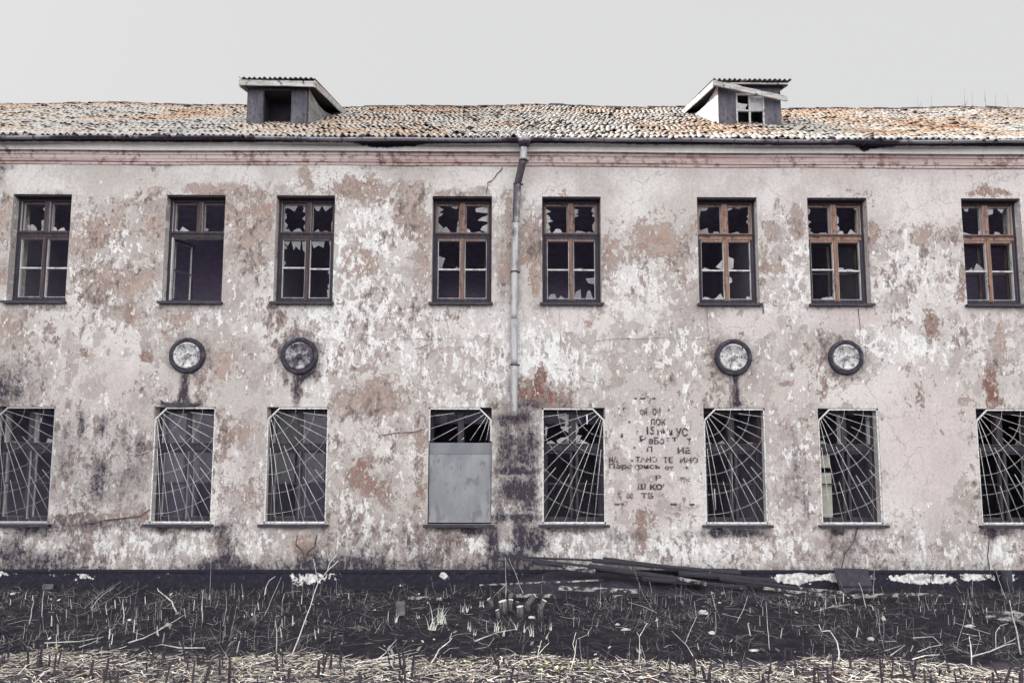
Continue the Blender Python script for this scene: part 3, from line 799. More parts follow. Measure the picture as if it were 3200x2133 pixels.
def build_roof():
    TW, EXP = .109, .215
    nr = int(SL / EXP); nc = int((X1 - X0 + .4) / TW)
    prof0 = [(0, .0), (.16, .014), (.32, .036), (.5, .044), (.68, .036), (.84, .012), (1.02, -.004)]
    V, F, Mi, T = [], [], [], []
    for r in range(nr + 1):
        prof = [(a_, h_ * (1 if r == 0 else .55)) for a_, h_ in prof0]
        rowt = random.uniform(-.06, .06); rowx = random.uniform(-.05, .05)
        for c in range(nc):
            x0 = X0 - .2 + c * TW
            if random.random() < .012 and r > 0:
                continue
            s0 = r * EXP - (.05 if r == 0 else .0) + random.gauss(0, .022)
            L = EXP + .07
            if s0 + L > SL: L = max(.08, SL - s0)
            lift = .003 + abs(random.gauss(0, .004)) + (random.uniform(.012, .035) if random.random() < .07 else 0)
            lift += .055 * max(0.0, float(smooth_noise(np.array([x0]), np.array([r * 7.3]), .33, 35)[0]) - .60)
            yaw = random.gauss(0, .02); dx = random.gauss(0, .010) + rowx; roll = random.gauss(0, .09)
            big = float(smooth_noise(np.array([x0]), np.array([s0 * 1.5]), 1.5, 31)[0]); med = float(smooth_noise(np.array([x0]), np.array([s0]), .45, 32)[0])
            tint = .55 + (big - .5) * .60 + (med - .5) * .35 + rowt + random.gauss(0, .075) + (.06 if x0 > 5.5 else 0)
            if r in (0,): tint = min(tint, .40) 
            if random.random() < .03: tint = random.uniform(-.1, .12)
            b = len(V)
            for (s, hl) in ((s0, lift), (s0 + L, 0.0)):
                k = (s - s0) / EXP
                for (px, ph) in prof:
                    x = x0 + dx + px * TW + yaw * (s - s0)
                    p = on_roof(x, s, ph + hl + roll * (px - .5) * TW)
                    V.append((x, p[1], p[2] + sag(x) * (s / SL)))
                    T.append(tint)
            n = len(prof)
            for i in range(n - 1):
                F.append((b + i, b + i + 1, b + n + i + 1, b + n + i)); Mi.append(0)
            b2 = len(V)                                         # butt end of the tile
            for (px, ph) in prof:
                x = x0 + dx + px * TW
                p = on_roof(x, s0 + .004, ph + lift - (.026 if r == 0 else .013) + roll * (px - .5) * TW)
                V.append((x, p[1], p[2] + sag(x) * (s0 / SL))); T.append(0.0)
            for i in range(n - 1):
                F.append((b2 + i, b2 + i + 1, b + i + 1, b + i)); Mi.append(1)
    me = bpy.data.meshes.new('roof'); me.from_pydata(V, [], F)
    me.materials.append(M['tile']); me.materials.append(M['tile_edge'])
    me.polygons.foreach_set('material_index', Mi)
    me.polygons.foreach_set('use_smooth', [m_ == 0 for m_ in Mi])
    a = me.attributes.new('tint', 'FLOAT', 'POINT'); a.data.foreach_set('value', np.clip(np.array(T, np.float32), 0, 1))
    o = bpy.data.objects.new('roof', me); COL.objects.link(o); o.parent = bld
    return o


roof = build_roof()
mb = MB()
for (xa, xb) in [(X0 - .2, X1 + .2)]:
    a_, b_ = on_roof(0, 0.02, -.02), on_roof(0, SL, -.06)
    back = (DEPTH - EAVE_Y, EAVE_Z)
    xs = lines([xa, xb], .5)
    for p, q in zip(xs[:-1], xs[1:]):
        sp, sq = sag(p), sag(q)
        mb.poly([(p, a_[1], a_[2]), (q, a_[1], a_[2]), (q, b_[1], b_[2] + sq), (p, b_[1], b_[2] + sp)])
        mb.poly([(p, b_[1], b_[2] + sp), (q, b_[1], b_[2] + sq), (q, back[0], back[1]), (p, back[0], back[1])])
mb.build('roof_deck', M['deck'], roof)
mb = MB()      # ridge caps
x = X0 - .2
while x < X1 + .2:
    L = .40; n = 7; b = len(mb.v); dz = random.gauss(0, .004); dt = random.gauss(0, .006)
    for k, (xx, rr) in enumerate(((x, .085), (x + .05, .078), (x + L, .066))):
        for i in range(n):
            t = math.pi * (i / (n - 1) * 1.1 - .05)
            mb.v.append((xx, RIDGE_Y - math.cos(t) * rr, RIDGE_Z + sag(xx) - .03 + math.sin(t) * rr + dz + dt * k))
    for k in range(2):
        for i in range(n - 1):
            mb.face((b + k * n + i, b + (k + 1) * n + i, b + (k + 1) * n + i + 1, b + k * n + i + 1), 0, True)
    mb.face([b + i for i in range(n)])
    x += L - .03
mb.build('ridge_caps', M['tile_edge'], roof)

# gutter: half-round trough under the tile edge, with brackets
gut = empty('gutter', (0, 0, 0), bld)
mb = MB(); GY, GR = EAVE_Y - .030, .046
xs = lines([X0, X1], .12); n = 9
gz = lambda x: EAVE_Z - .026 + .010 * math.sin(x * .8) + .006 * math.sin(x * 2.3) + .035 * math.exp(-((x + 9) / 3) ** 2) * 0
for x in xs:
    for rr in (GR, GR - .006):
        for i in range(n):
            t = math.pi * i / (n - 1)
            mb.v.append((x, GY - math.cos(t) * rr, gz(x) - math.sin(t) * rr + random.uniform(-.001, .001)))
for i in range(len(xs) - 1):
    for k in range(2):
        for j in range(n - 1):
            a_, b_ = (i * 2 + k) * n + j, ((i + 1) * 2 + k) * n + j
            mb.face((a_, a_ + 1, b_ + 1, b_) if k == 0 else (a_, b_, b_ + 1, a_ + 1), 0, True)
    a_, b_ = i * 2 * n, (i + 1) * 2 * n
    mb.face((a_, b_, b_ + n, a_ + n)); a_ += n - 1; b_ += n - 1
    mb.face((a_, a_ + n, b_ + n, b_))
o = mb.build('trough', M['gutter'], gut)
soot_shade = []
for i, x in enumerate(xs):
    s = .22 * math.sin(x * 1.1 + 1) + .15 * math.sin(x * 3.1) - .05 + (-.22 if .2 < x < 3 else 0) + (.3 if x < -4.5 else 0)
    for k in range(2):
        for j in range(n):
            soot_shade.append(s + (.28 if j > 3 else -.14))  # underside and back painted dark as shade, front lip paler as if lit
a = o.data.attributes.new('soot', 'FLOAT', 'POINT'); a.data.foreach_set('value', np.array(soot_shade, np.float32))
x = X0 + .35
while x < X1:
    mb = MB()
    pts = [(x, GY - math.cos(t) * (GR + .008), gz(x) - math.sin(t) * (GR + .008)) for t in np.linspace(-.25, math.pi, 8)]
    for p, q in zip(pts[:-1], pts[1:]):
        mb.beam(p, q, .03, .006, 0, 0, (1, 0, 0))
    mb.build('gutter_bracket', M['clamp'], gut)
    x += .78

# drainpipe
pipe = empty('drainpipe', (0, 0, 0), bld)
pp = [(1638, 446, GY), (1637, 480, GY), (1635, 502, GY), (1617, 576, -.14), (1612, 700, -.11), (1608, 850, -.10), (1606, 1000, -.10), (1607, 1140, -.10), (1606, 1300, -.10)]
W = [Vector(at(*p)) for p in pp]
mb = MB(); soot_shade = []
def pseg(P, r0, r1, s0, s1, nseg=8, n=14):
    pts, rad = [], []
    for a_, b_ in zip(P[:-1], P[1:]):
        for k in range(nseg):
            pts.append(a_.lerp(b_, k / nseg))
    pts.append(P[-1])
    rad = [r0 + (r1 - r0) * i / (len(pts) - 1) for i in range(len(pts))]
    mb.tube(pts, rad, n, 0)
    for i in range(len(pts)):
        soot_shade.extend([s0 + (s1 - s0) * i / (len(pts) - 1)] * n)
R0 = .066
pseg([W[0], W[2]], R0, R0, -.05, -.10)
pseg([W[2] + Vector((0, 0, .01)), W[3]], R0 + .003, R0, .32, .42)
pseg([W[3] + Vector((0, 0, .01)), W[3].lerp(W[4], .45), W[4]], R0 + .003, R0 - .002, .10, .05)
pseg([W[4] + Vector((0, 0, .012)), W[5], W[6]], R0 + .002, R0 - .002, -.06, -.14)
pseg([W[6] + Vector((0, 0, .012)), W[7]], R0 + .002, R0 - .002, -.10, -.16)
pseg([W[7] + Vector((0, 0, .012)), W[8]], R0 + .002, R0 - .002, -.13, -.08)
o = mb.build('pipe', M['zinc'], pipe)
a = o.data.attributes.new('soot', 'FLOAT', 'POINT'); a.data.foreach_set('value', np.array(soot_shade, np.float32))
mb = MB()
hp = W[0]
mb.tube([hp + Vector((0, 0, -.10)), hp + Vector((0, 0, -.02)), hp + Vector((0, 0, .035)), hp + Vector((0, 0, .075))], [.068, .11, .118, .120], 10)
o = mb.build('hopper', M['gutter'], pipe)
a = o.data.attributes.new('soot', 'FLOAT', 'POINT'); a.data.foreach_set('value', np.array([.1] * 20 + [-.2] * 20, np.float32))
for q in (W[2], W[3], W[5], W[7]):
    mb = MB(); mb.tube([q + Vector((0, 0, -.012)), q + Vector((0, 0, .012))], R0 + .010, 14)
    mb.box(q.x + .05, q.x + .10, q.y - .02, q.y + .02, q.z - .012, q.z + .012)
    mb.box(q.x - .012, q.x + .012, q.y + .05, max(q.y + .1, .0 if q.y > -.2 else q.y + .1), q.z - .01, q.z + .01)
    mb.build('pipe_clamp', M['clamp'], pipe)

# ------------------------------------------------------------------ roundels
ROUND = [(586, 1111, 'dish', .30), (936, 1112, 'dish_dark', .31), (2291, 1117, 'dish', .31), (2642, 1117, 'dish', .295)]
for (u, v, dm, rad) in ROUND:
    c = at(u, v)
    g = empty('roundel', (c[0], 0, c[2]), bld)
    def lathe(pr, name, mat, jag=0.0):
        mb = MB(); n = 40
        for (r_, y_) in pr:
            for i in range(n):
                t = 2 * math.pi * i / n
                q = 1 + random.uniform(-jag, jag)
                mb.v.append((math.cos(t) * r_ * q, y_ + random.uniform(-jag, jag) * .1, math.sin(t) * r_ * q))
        for k in range(len(pr) - 1):
            for i in range(n):
                j = (i + 1) % n
                mb.face((k * n + i, k * n + j, (k + 1) * n + j, (k + 1) * n + i), 0, True)
        if pr[-1][0] < .08: mb.face([(len(pr) - 1) * n + i for i in range(n)])
        o = mb.build(name, mat, g); fix_normals(o); return o
    s = rad / .30
    lathe([(rad + .02, .03), (rad + .022, -.02), (rad + .008, -.045), (rad - .025, -.05), (.245 * s, -.03), (.235 * s, -.015)], 'roundel_rim', M['ring'], .012)
    lathe([(.240 * s, -.012), (.230 * s, -.050), (.212 * s, -.056), (.200 * s, -.035), (.15 * s, -.018), (.09 * s, -.012), (.055 * s, -.012), (.05 * s, -.03), (.04 * s, -.042), (.001, -.045)], 'dish', M[dm], .006)

# ------------------------------------------------------------------ windows
def shards(mb, x0, x1, z0, z1, y, spec, seed):
    """broken glass left in a pane: pieces standing on the four edges. spec: dict edge -> (cover, max depth); or 'full'"""
    rr = random.Random(seed)
    th = .004
    W_, H_ = x1 - x0, z1 - z0
    if spec == 'full':
        mb.prism([(x0, y, z0), (x1, y, z0), (x1, y, z1), (x0, y, z1)], (0, th, 0)); return
    for e, (cover, dep) in spec.items():
        L = W_ if e in 'bt' else H_
        s = 0.0
        while s < L - .01:
            w = min(rr.uniform(.07, .26), L - s)
            if rr.random() < cover:
                d = dep * rr.uniform(.45, 1.25)
                k = rr.choice((1, 1, 2, 2, 3))
                pts = [(s, 0)]
                for q in range(k):
                    pts.append((s + w * (q + rr.uniform(.2, .8)) / k, d * rr.uniform(.45, 1)))
                pts.append((s + w, 0))
                out = []
                for (a_, b_) in pts:
                    if e == 'b': out.append((x0 + a_, y, z0 + b_))
                    elif e == 't': out.append((x0 + a_, y, z1 - b_))
                    elif e == 'l': out.append((x0 + b_, y, z0 + a_))
                    else: out.append((x1 - b_, y, z0 + a_))
                if e in 'tl':
                    out = out[::-1]
                mb.prism(out, (0, th, 0))
            s += w * rr.uniform(.7, 1.6)


# how each upper window looks: wood, glass left in (upper left, upper right, lower four)
B1 = {'b': (.9, .10)}; B2 = {'b': (1, .22), 'l': (.5, .12)}; B3 = {'b': (.6, .05), 't': (.4, .06)}
ALLR = {'t': (.8, .16), 'l': (.6, .09), 'r': (.6, .08), 'b': (.8, .08)}
BIGR = {'r': (1, .24), 'b': (1, .08), 't': (.5, .05)}
UP_SPEC = [
    dict(wood='wood_dark', ul={'r': (.9, .10), 'b': (1, .12)}, ur={'b': (1, .10)}, low=[{}, {}, {}, {}], side=1),
    dict(wood='wood_dark', ul={'b': (.8, .13)}, ur={'l': (.7, .14), 'b': (.7, .14)}, low=None, side=1),
    dict(wood='wood_dark', ul=ALLR, ur={'t': (.6, .12), 'b': (.7, .07), 'r': (.5, .06)}, low=[{'t': (1, .2), 'l': (.6, .07)}, {'t': (.9, .14), 'l': (.4, .1)}, {}, {'r': (.2, .05)}], side=0),
    dict(wood='wood_brown', ul={'b': (1, .20), 'l': (.9, .10), 't': (.5, .05), 'r': (.4, .05)}, ur=BIGR, low=[{'t': (.3, .12), 'l': (.3, .1), 'b': (.5, .1)}, {'b': (.5, .03)}, {}, {}], side=0),
    dict(wood='wood_brown', ul={'l': (1, .15), 'b': (1, .18)}, ur={'r': (.8, .07), 'l': (.5, .09), 'b': (.8, .06)}, low=[{'r': (.25, .1)}, {'b': (.7, .05)}, {'b': (.9, .11)}, {'b': (1, .16), 'r': (.4, .2)}], side=0),
    dict(wood='wood_orange', ul={'b': (1, .10), 'l': (.5, .06), 't': (.3, .1)}, ur={'r': (.7, .12), 't': (.4, .08), 'b': (.9, .07)}, low=[{'b': (.7, .08), 'r': (.6, .2), 'l': (.2, .04)}, {'b': (.6, .04), 'l': (.5, .1)}, {'b': (.6, .1)}, {'b': (.5, .08), 'l': (.2, .1)}], side=-1),
    dict(wood='wood_orange', ul={'b': (1, .10), 'l': (.4, .07)}, ur={'b': (.9, .10), 'l': (.7, .06), 't': (.3, .1)}, low=[{}, {'b': (.5, .08)}, {'b': (.5, .06), 'r': (.4, .05)}, {'b': (.7, .16)}], side=-1, inner=True),
    dict(wood='wood_orange', ul={'b': (1, .16), 'l': (1, .10), 't': (.5, .1)}, ur={'t': (.7, .12), 'b': (.6, .07)}, low=[{'b': (.6, .2)}, {}, {}, {}], side=-1, inner=True),
]


def sash(mb, x0, x1, z0, z1, y0, y1, st, bar, mats=(0, 1), out=None):
    f, s = mats; fl, frr = (f, f) if out is None else ((2, f) if out == 0 else (f, 2))
    mb.box(x0, x0 + st, y0, y1, z0, z1, s, fl)
    mb.box(x1 - st, x1, y0, y1, z0, z1, s, frr)
    mb.box(x0 + st, x1 - st, y0 + .002, y1 - .002, z0, z0 + st * 1.1, s, f if out is None else 2)
    mb.box(x0 + st, x1 - st, y0 + .002, y1 - .002, z1 - st, z1, s, f)
    if bar is not None:
        mb.box(x0 + st, x1 - st, y0 + .006, y1 - .006, bar - .013, bar + .013, s, s if out is not None else f)


def upper_window(i):
    x0, x1 = UX[i]; z0, z1 = UZ; sp = UP_SPEC[i]
    w = empty('window', ((x0 + x1) / 2, 0, z0), bld)
    ox, oz = (x0 + x1) / 2, z0
    mats = [M[sp['wood']], M['wood_white'], M['wood_soot']]
    H = z1 - z0
    YF = .15
    dp = .13
    l, r_, b, t = x0 - ox, x1 - ox, 0.03, H
    mb = MB()
    mb.box(l, l + .05, YF, YF + dp, b, t, 1, 2); mb.box(r_ - .05, r_, YF, YF + dp, b, t, 1, 2)
    mb.box(l + .055, r_ - .055, YF + .002, YF + dp - .002, t - .075, t, 2, 2)
    mb.box(l + .055, r_ - .055, YF + .002, YF + dp - .002, b, b + .05, 1, 2)
    tz0, tz1 = H * .625, H * .675
    mb.box(l + .055, r_ - .055, YF - .012, YF + dp - .004, tz0, tz1, 1, 0 if i > 4 else 2)
    mb.box(l + .05, r_ - .05, YF - .035, YF - .012, tz1 - .03, tz1 - .004, 1, 2)
    mx = .015 * (1 if i in (1, 2) else 0)
    mw = .042
    mb.box(mx - mw, mx + mw, YF - .004, YF + dp + .02, tz1, t - .075, 1, 0)
    fr = mb.build('frame', mats, w)
    up_mb = MB()
    pane_mats = [M['shard'], M['shard_pale']]
    yg = YF + dp * .45
    # upper lights with slim casings
    for k, (a_, b_, spec) in enumerate(((l + .055, mx - mw, sp['ul']), (mx + mw, r_ - .055, sp['ur']))):
        mb = MB(); sash(mb, a_, b_, tz1, t - .075, YF + .03, YF + .075, .030, None)
        mb.build('top_light', mats, w)
        g = MB(); shards(g, a_ + .028, b_ - .028, tz1 + .030, t - .075 - .028, yg, spec, i * 31 + k)
        if g.f: o = g.build('broken_pane', M['shard_pale' if (i + k) % 3 == 1 else 'shard'], w); fix_normals(o)
    bar = H * .335
    if sp['low'] is not None:
        for k, (a_, b_) in enumerate(((l + .055, mx + .003), (mx + .005, r_ - .055))):
            mb = MB(); sash(mb, a_, b_, b + .05, tz0, YF - .006 + .003 * k, YF + .065, .042, bar + (.02 if k == 0 and i in (2, 6) else 0), (0, 1), k)
            mb.box(a_ + .042, a_ + .050, YF + .004, YF + .05, b + .09, tz0 - .04, 1); mb.box(b_ - .050, b_ - .042, YF + .004, YF + .05, b + .09, tz0 - .04, 1); mb.box(a_ + .05, b_ - .05, YF + .004, YF + .05, b + .0965, b + .105, 1)
            s_ = mb.build('sash', mats, w)
            for q, (za, zb) in enumerate(((bar + .016, tz0 - .05), (b + .105, bar - .016))):
                spec = sp['low'][k + 2 * q]
                g = MB(); shards(g, a_ + .048, b_ - .048, za, zb, YF + .03, spec, i * 57 + k * 5 + q)
                if g.f: o = g.build('broken_pane', M['shard_pale' if i in (5, 6) else 'shard'], w); fix_normals(o)
        mb = MB(); mb.box(mx - .022, mx + .030, YF - .022, YF - .006, b + .05, tz0, 0, 0)
        mb.build('meeting_bead', mats, w)
    else:      # left casement swung inwards, right one gone
        g = empty('sash', (l + .06, YF + .03, 0), w); g.rotation_euler = (0, 0, R(62))
        mb = MB(); sash(mb, 0, .46, b + .05, tz0, 0, .045, .05, bar)
        mb.build('casement', [M['wood_soot'], M['wood_white']], g)
        mb = MB(); mb.box(l + .06, l + .085, YF - .01, YF + .05, b + .05, tz0, 1, 1); mb.build('hinge_post', mats, w)
    if sp.get('inner'):
        for k, (a_, b_) in enumerate(((l + .08, mx - .02), (mx + .06, r_ - .05))):
            mb = MB(); sash(mb, a_, b_, b + .06, tz0 - .02, .33, .37, .045, bar, (1, 1))
            mb.build('inner_sash', [M['wood_dark'], M['wood_dark']], w)
    mb = MB()
    mb.box(l - .045, r_ + .03, -.075, .15, -.030, .0, 0)
    mb.box(l - .045, r_ + .03, -.080, -.072, -.044, .004, 0)
    mb.build('sill', M['sill'], w)
    mb = MB(); mb.box(l, r_, .03, .15, H - .028, H - .003, 0); mb.build('head_board', M['wood_soot'], w)


for i in range(8):
    upper_window(i)


def grille(parent, w, h, flip, mat, part=None):
    """sun-ray security grille, its focus in an upper corner; local origin bottom-left"""
    mb = MB(); fr, rd = .030, .0041
    ch = .205
    Z = lambda z: z
    X = (lambda x: w - x) if flip else (lambda x: x)
    y = .0
    outline = [(0, 0), (w, 0), (w, h), (ch, h), (0, h - ch)]
    fx, fz = -.015, h + .005

    def inside(px, pz):
        return 0 <= px <= w and 0 <= pz <= h and (px - 0) + (h - pz) >= ch
    zmin = part if part else 0
    for a_, b_ in zip(outline, outline[1:] + outline[:1]):
        if part and (a_[1] < zmin and b_[1] < zmin): continue
        p = Vector((X(a_[0]), y, max(a_[1], zmin))); q = Vector((X(b_[0]), y, max(b_[1], zmin)))
        d = (q - p).normalized() * fr * .35
        mb.beam(p - d, q + d, .022, fr, 0, 0, (0, 0, 1) if abs((q - p).z) < .01 else ((1, 0, 0) if abs((q - p).x) < .01 else (0, -1, 0)))
    rays = [(10.5, 0), (20, 0), (34, 0), (53, 0), (71.5, 0), (5.4, .70), (25, .72), (43.5, .70), (62.5, .68), (82, .66), (15, 1.36), (29.3, 1.36), (39.3, 1.36)]
    for ang, r0 in rays:
        t = R(ang + random.uniform(-.7, .7)); dx, dz = math.sin(t), -math.cos(t); r0 = r0 * random.uniform(.96, 1.04)
        a_, b_ = None, None
        for k in range(0, 900):
            rr = r0 + k * .004
            px, pz = fx + dx * rr, fz + dz * rr
            if inside(px, pz) and pz >= zmin:
                if a_ is None: a_ = (px, pz)
                b_ = (px, pz)
        if a_ and b_ and math.dist(a_, b_) > .03:
            yy = y + random.uniform(-.002, .002)
            mb.tube([(X(a_[0]), yy, a_[1]), (X(b_[0]), yy, b_[1])], rd, 5)
    if not part:
        for rr in (.50, .835, 1.17, 1.51, 1.86):
            run = []
            for k in range(0, 181):
                t = R(k * .5); px, pz = fx + math.sin(t) * rr, fz - math.cos(t) * rr
                if inside(px, pz): run.append((X(px), y + .012, pz))
                elif len(run) > 1:
                    mb.tube(run, rd * .58, 5); run = []
            if len(run) > 1: mb.tube(run, rd * .58, 5)
    return mb.build('grille', mat, parent)


def lower_window(i):
    x0, x1 = LX[i]; z0, z1 = LZ
    ox, H = (x0 + x1) / 2, z1 - z0
    w = empty('window', (ox, 0, z0), bld)
    mats = [M['wood_soot'], M['wood_white'] if i in (0, 1, 2, 6) else M['wood_dark'], M['wood_dark']]
    l, r_ = x0 - ox, x1 - ox
    YF, dp = .20, .12
    mb = MB()
    mb.box(l, l + .06, YF, YF + dp, 0, H, 1, 0); mb.box(r_ - .06, r_, YF, YF + dp, 0, H, 1, 0)
    mb.box(l + .06, r_ - .06, YF + .002, YF + dp, H - .09, H, 0, 0); mb.box(l + .06, r_ - .06, YF + .002, YF + dp, 0, .07, 0, 0)
    tz0, tz1 = H * .63, H * .695
    mb.box(l + .06, r_ - .06, YF - .01, YF + dp, tz0, tz1, 1, 0)
    mb.box(l + .06, r_ - .06, YF - .025, YF - .01, tz1 - .022, tz1 - .006, 1, 2)
    mb.box(-.055, .055, YF - .004, YF + dp + .01, tz1, H - .09, 1, 0)
    mb.build('frame', mats, w)
    for k, (a_, b_) in enumerate(((l + .06, -.055), (.055, r_ - .06))):
        g = MB()
        if i in (1, 2):
            shards(g, a_ + .01, b_ - .01, tz1, H - .09, YF + .06, 'full', 1); gm = M['glass']
        elif i == 4:
            shards(g, a_ + .01, b_ - .01, tz1, H - .09, YF + .06, {'r': (1, .22), 'b': (.8, .12), 't': (.6, .1), 'l': (.3, .1)} if k == 0 else {'l': (.9, .12), 'b': (.9, .08)}, 400 + k); gm = M['shard_pale']
        else:
            shards(g, a_ + .01, b_ - .01, tz1, H - .09, YF + .06, {'b': (.5, .09), 'l': (.15, .1)}, 300 + i * 3 + k); gm = M['shard']
        if g.f and i != 3: o = g.build('broken_pane' if i not in (1, 2) else 'pane', gm, w); fix_normals(o)
        if i != 3:
            mb = MB(); sash(mb, a_, b_ + (.05 if k == 0 else 0) - (0 if k == 0 else .0), .07, tz0, YF + .01, YF + .06, .045, H * .345, (0, 1 if i in (0, 1, 2, 7) else 0))
            mb.build('sash', mats, w)
            if i in (1, 2):
                g = MB(); shards(g, a_ + .04, b_ - .04, H * .345, tz0 - .04, YF + .035, 'full', 1); g.build('pane', M['glass'], w)
    if i == 3:
        mb = MB(); mb.box(l + .015, r_ - .01, .035, .060, .03, H * .595, 0); mb.build('cover_board', M['board'], w)
        mb = MB(); mb.box(l + .015, r_ - .01, .038, .062, H * .597, H * .695, 0); mb.build('cover_strip', M['board_top'], w)
    if i == 6:
        mb = MB(); mb.box(l + .05, l + .335, YF + .10, YF + .12, .10, .58 * H * .82, 0); mb.box(l + .05, l + .325, YF + .10, YF + .12, .50 * H + .01, H * .545 + .0, 0)
        mb.v = []; mb.f = []; mb.m = []; mb.sm = []
        mb.box(l + .045, l + .33, YF + .09, YF + .115, .09, .91, 0); mb.build('inner_panel', M['cream_board'], w)
        mb = MB(); mb.box(l + .045, l + .315, YF + .085, YF + .11, 1.0, 1.355, 0); mb.build('inner_panel', M['cream_board'], w)
    if i == 5:
        mb = MB(); mb.tube([(l + .215, YF - .06, .25), (l + .205, YF - .05, .62)], .009, 5); mb.tube([(.02, YF + .09, .10), (.03, YF + .09, 1.28)], .012, 5)
        mb.build('loose_stick', M['wood_white'], w)
    gw, gh = (x1 - x0) - .02, H - .05
    gm = M['grille_grey'] if i == 0 else M['grille']
    g = grille(w, gw, gh - (.0), i in (3, 4), gm if i != 3 else M['grille'], part=(H * .70 if i == 3 else None))
    g.location = (l + .010, .028, .03)
    mb = MB()
    mb.box(l - .07, r_ + .055, -.085, .20, -.035, -.002, 0); mb.box(l - .07, r_ + .055, -.092, -.082, -.048, .002, 0)
    mb.build('sill', M['sill'], w)


for i in range(8):
    lower_window(i)

# scrap of tarred felt nailed over the second ground-floor window
mb = MB()
pts = [(500, 1248), (512, 1256), (540, 1259), (560, 1257), (600, 1260), (625, 1262), (606, 1268), (560, 1271), (520, 1269), (504, 1262)]
mb.prism([tuple(at(u, v, -.03)) for u, v in pts], (0, .03, 0)); o = mb.build('felt_scrap', M['sill'], bld); fix_normals(o)

# ------------------------------------------------------------------ stencilled lettering
def letters():
    items = [('—', 420, 450, 92, 110), ('—', 490, 560, 92, 110), ('—', 650, 692, 92, 112),
             ('Р', 205, 222, 215, 245), ('г', 275, 312, 215, 258), ('ОЙ', 492, 585, 222, 318), ('ОИ', 655, 758, 225, 318), ('°', 850, 876, 232, 262),
             ('ЛОК', 622, 830, 362, 448), ('о', 340, 372, 388, 418), ('15', 580, 680, 462, 565), ('мЫи', 715, 910, 485, 575), ('УС', 955, 1110, 478, 590), ('°', 1135, 1160, 475, 500), ('|', 245, 272, 540, 605), ('г', 448, 470, 520, 565),
             ('Р', 488, 566, 580, 662), ('аБо', 605, 805, 598, 690), ('т', 835, 872, 600, 656), ('т', 905, 975, 600, 650), ('Т', 1098, 1160, 612, 690),
             ('П', 582, 652, 718, 790), ('ИЕ', 978, 1142, 728, 810), ('-', 408, 436, 725, 742),
             ('НА', 95, 205, 852, 930), ('и', 375, 410, 875, 910), ('ТАНО', 436, 715, 848, 922), ('ТЕ', 790, 915, 852, 930), ('ИНО', 1008, 1240, 856, 930),
             ('Перотрись', 92, 750, 940, 1020), ('ох', 815, 930, 972, 1018), ('в', 1082, 1116, 975, 1010),
             ('В', 694, 772, 1088, 1160), ('у', 1010, 1052, 1110, 1165), ('с', 1095, 1130, 1130, 1172), ('Ш', 462, 566, 1196, 1270), ('ко', 620, 782, 1200, 1278), ('г', 790, 810, 1200, 1240),
             ('ос', 322, 402, 1318, 1388), ('ТБ', 508, 665, 1316, 1388), ('о', 208, 236, 1308, 1338), ('—', 165, 285, 1448, 1474), ('—', 888, 968, 1448, 1476), ('—', 1128, 1196, 1455, 1476)]
    rows = {}
    for it in items:
        rows.setdefault(int(((it[3] + it[4]) / 2 - 80) // 119), []).append(it)
    for row in rows.values():
        letter_line(row)


def letter_line(items):
    V, F = [], []
    for k, (txt, xa, xb, ya, yb) in enumerate(items):
        cu = bpy.data.curves.new('t', 'FONT'); cu.body = txt; cu.offset = .030
        o = bpy.data.objects.new('t', cu); COL.objects.link(o)
        bpy.context.view_layer.update()
        me = bpy.data.meshes.new_from_object(o.evaluated_get(bpy.context.evaluated_depsgraph_get()))
        bpy.data.objects.remove(o); bpy.data.curves.remove(cu)
        if not len(me.vertices):
            continue
        P = np.array([v.co[:] for v in me.vertices])
        lo, hi = P.min(0), P.max(0); sz = np.maximum(hi - lo, 1e-6)
        A = at(1880 + xa / 4.125, 1220 + yb / 4.125); B = at(1880 + xb / 4.125, 1220 + ya / 4.125)
        b = len(V)
        for p in P:
            q = (p - lo) / sz
            V.append((A[0] + (B[0] - A[0]) * q[0], -.0145, A[2] + (B[2] - A[2]) * q[1]))
        F += [tuple(b + i for i in pl_.vertices) for pl_ in me.polygons]
        bpy.data.meshes.remove(me)
    me = bpy.data.meshes.new('painted_lettering'); me.from_pydata(V, [], F); me.materials.append(M['letter'])
    o = bpy.data.objects.new('painted_lettering', me); COL.objects.link(o); o.parent = bld
    o['label'] = 'flaked black stencilled lettering on the plaster'


letters()

# ------------------------------------------------------------------ dormers
def corr_sheet(mb, xa, xb, yf, zf, yb, zb, per=.105, amp=.020, mi=0, gap=None, th=.012):
    n = int((xb - xa) / per * 6); b = len(mb.v); rows_ = 2
    for i in range(n + 1):
        x = xa + (xb - xa) * i / n; h = amp * math.sin(2 * math.pi * (x - xa) / per + 1.2)
        j = random.uniform(-.012, .012)
        for (y, z) in ((yf + j, zf), (yb, zb)):
            mb.v.append((x, y, z + h)); mb.v.append((x, y, z + h - th))
    for i in range(n):
        x = xa + (xb - xa) * (i + .5) / n
        if gap and gap[0] < x < gap[1]:
            continue
        a_, c = b + i * 4, b + (i + 1) * 4
        mb.face((a_, c, c + 2, a_ + 2), mi, True); mb.face((a_ + 1, a_ + 3, c + 3, c + 1), mi, True); mb.face((a_, a_ + 1, c + 1, c), mi)


def dormer(front, left, right, zt_v, slope, name='dormer'):
    """front: (uL,vL,uR,vR) of the foot of the front panel; zt_v: photo height of the top of the panel"""
    uL, vL, uR, vR = front
    A, B = roof_at(uL, vL), roof_at(uR, vR)
    Y = (A[1] + B[1]) / 2
    d = empty('dormer', ((A[0] + B[0]) / 2, Y, (A[2] + B[2]) / 2), bld)
    return d, A[0], B[0], Y, (A[2] + B[2]) / 2


SLOPE_D = .30
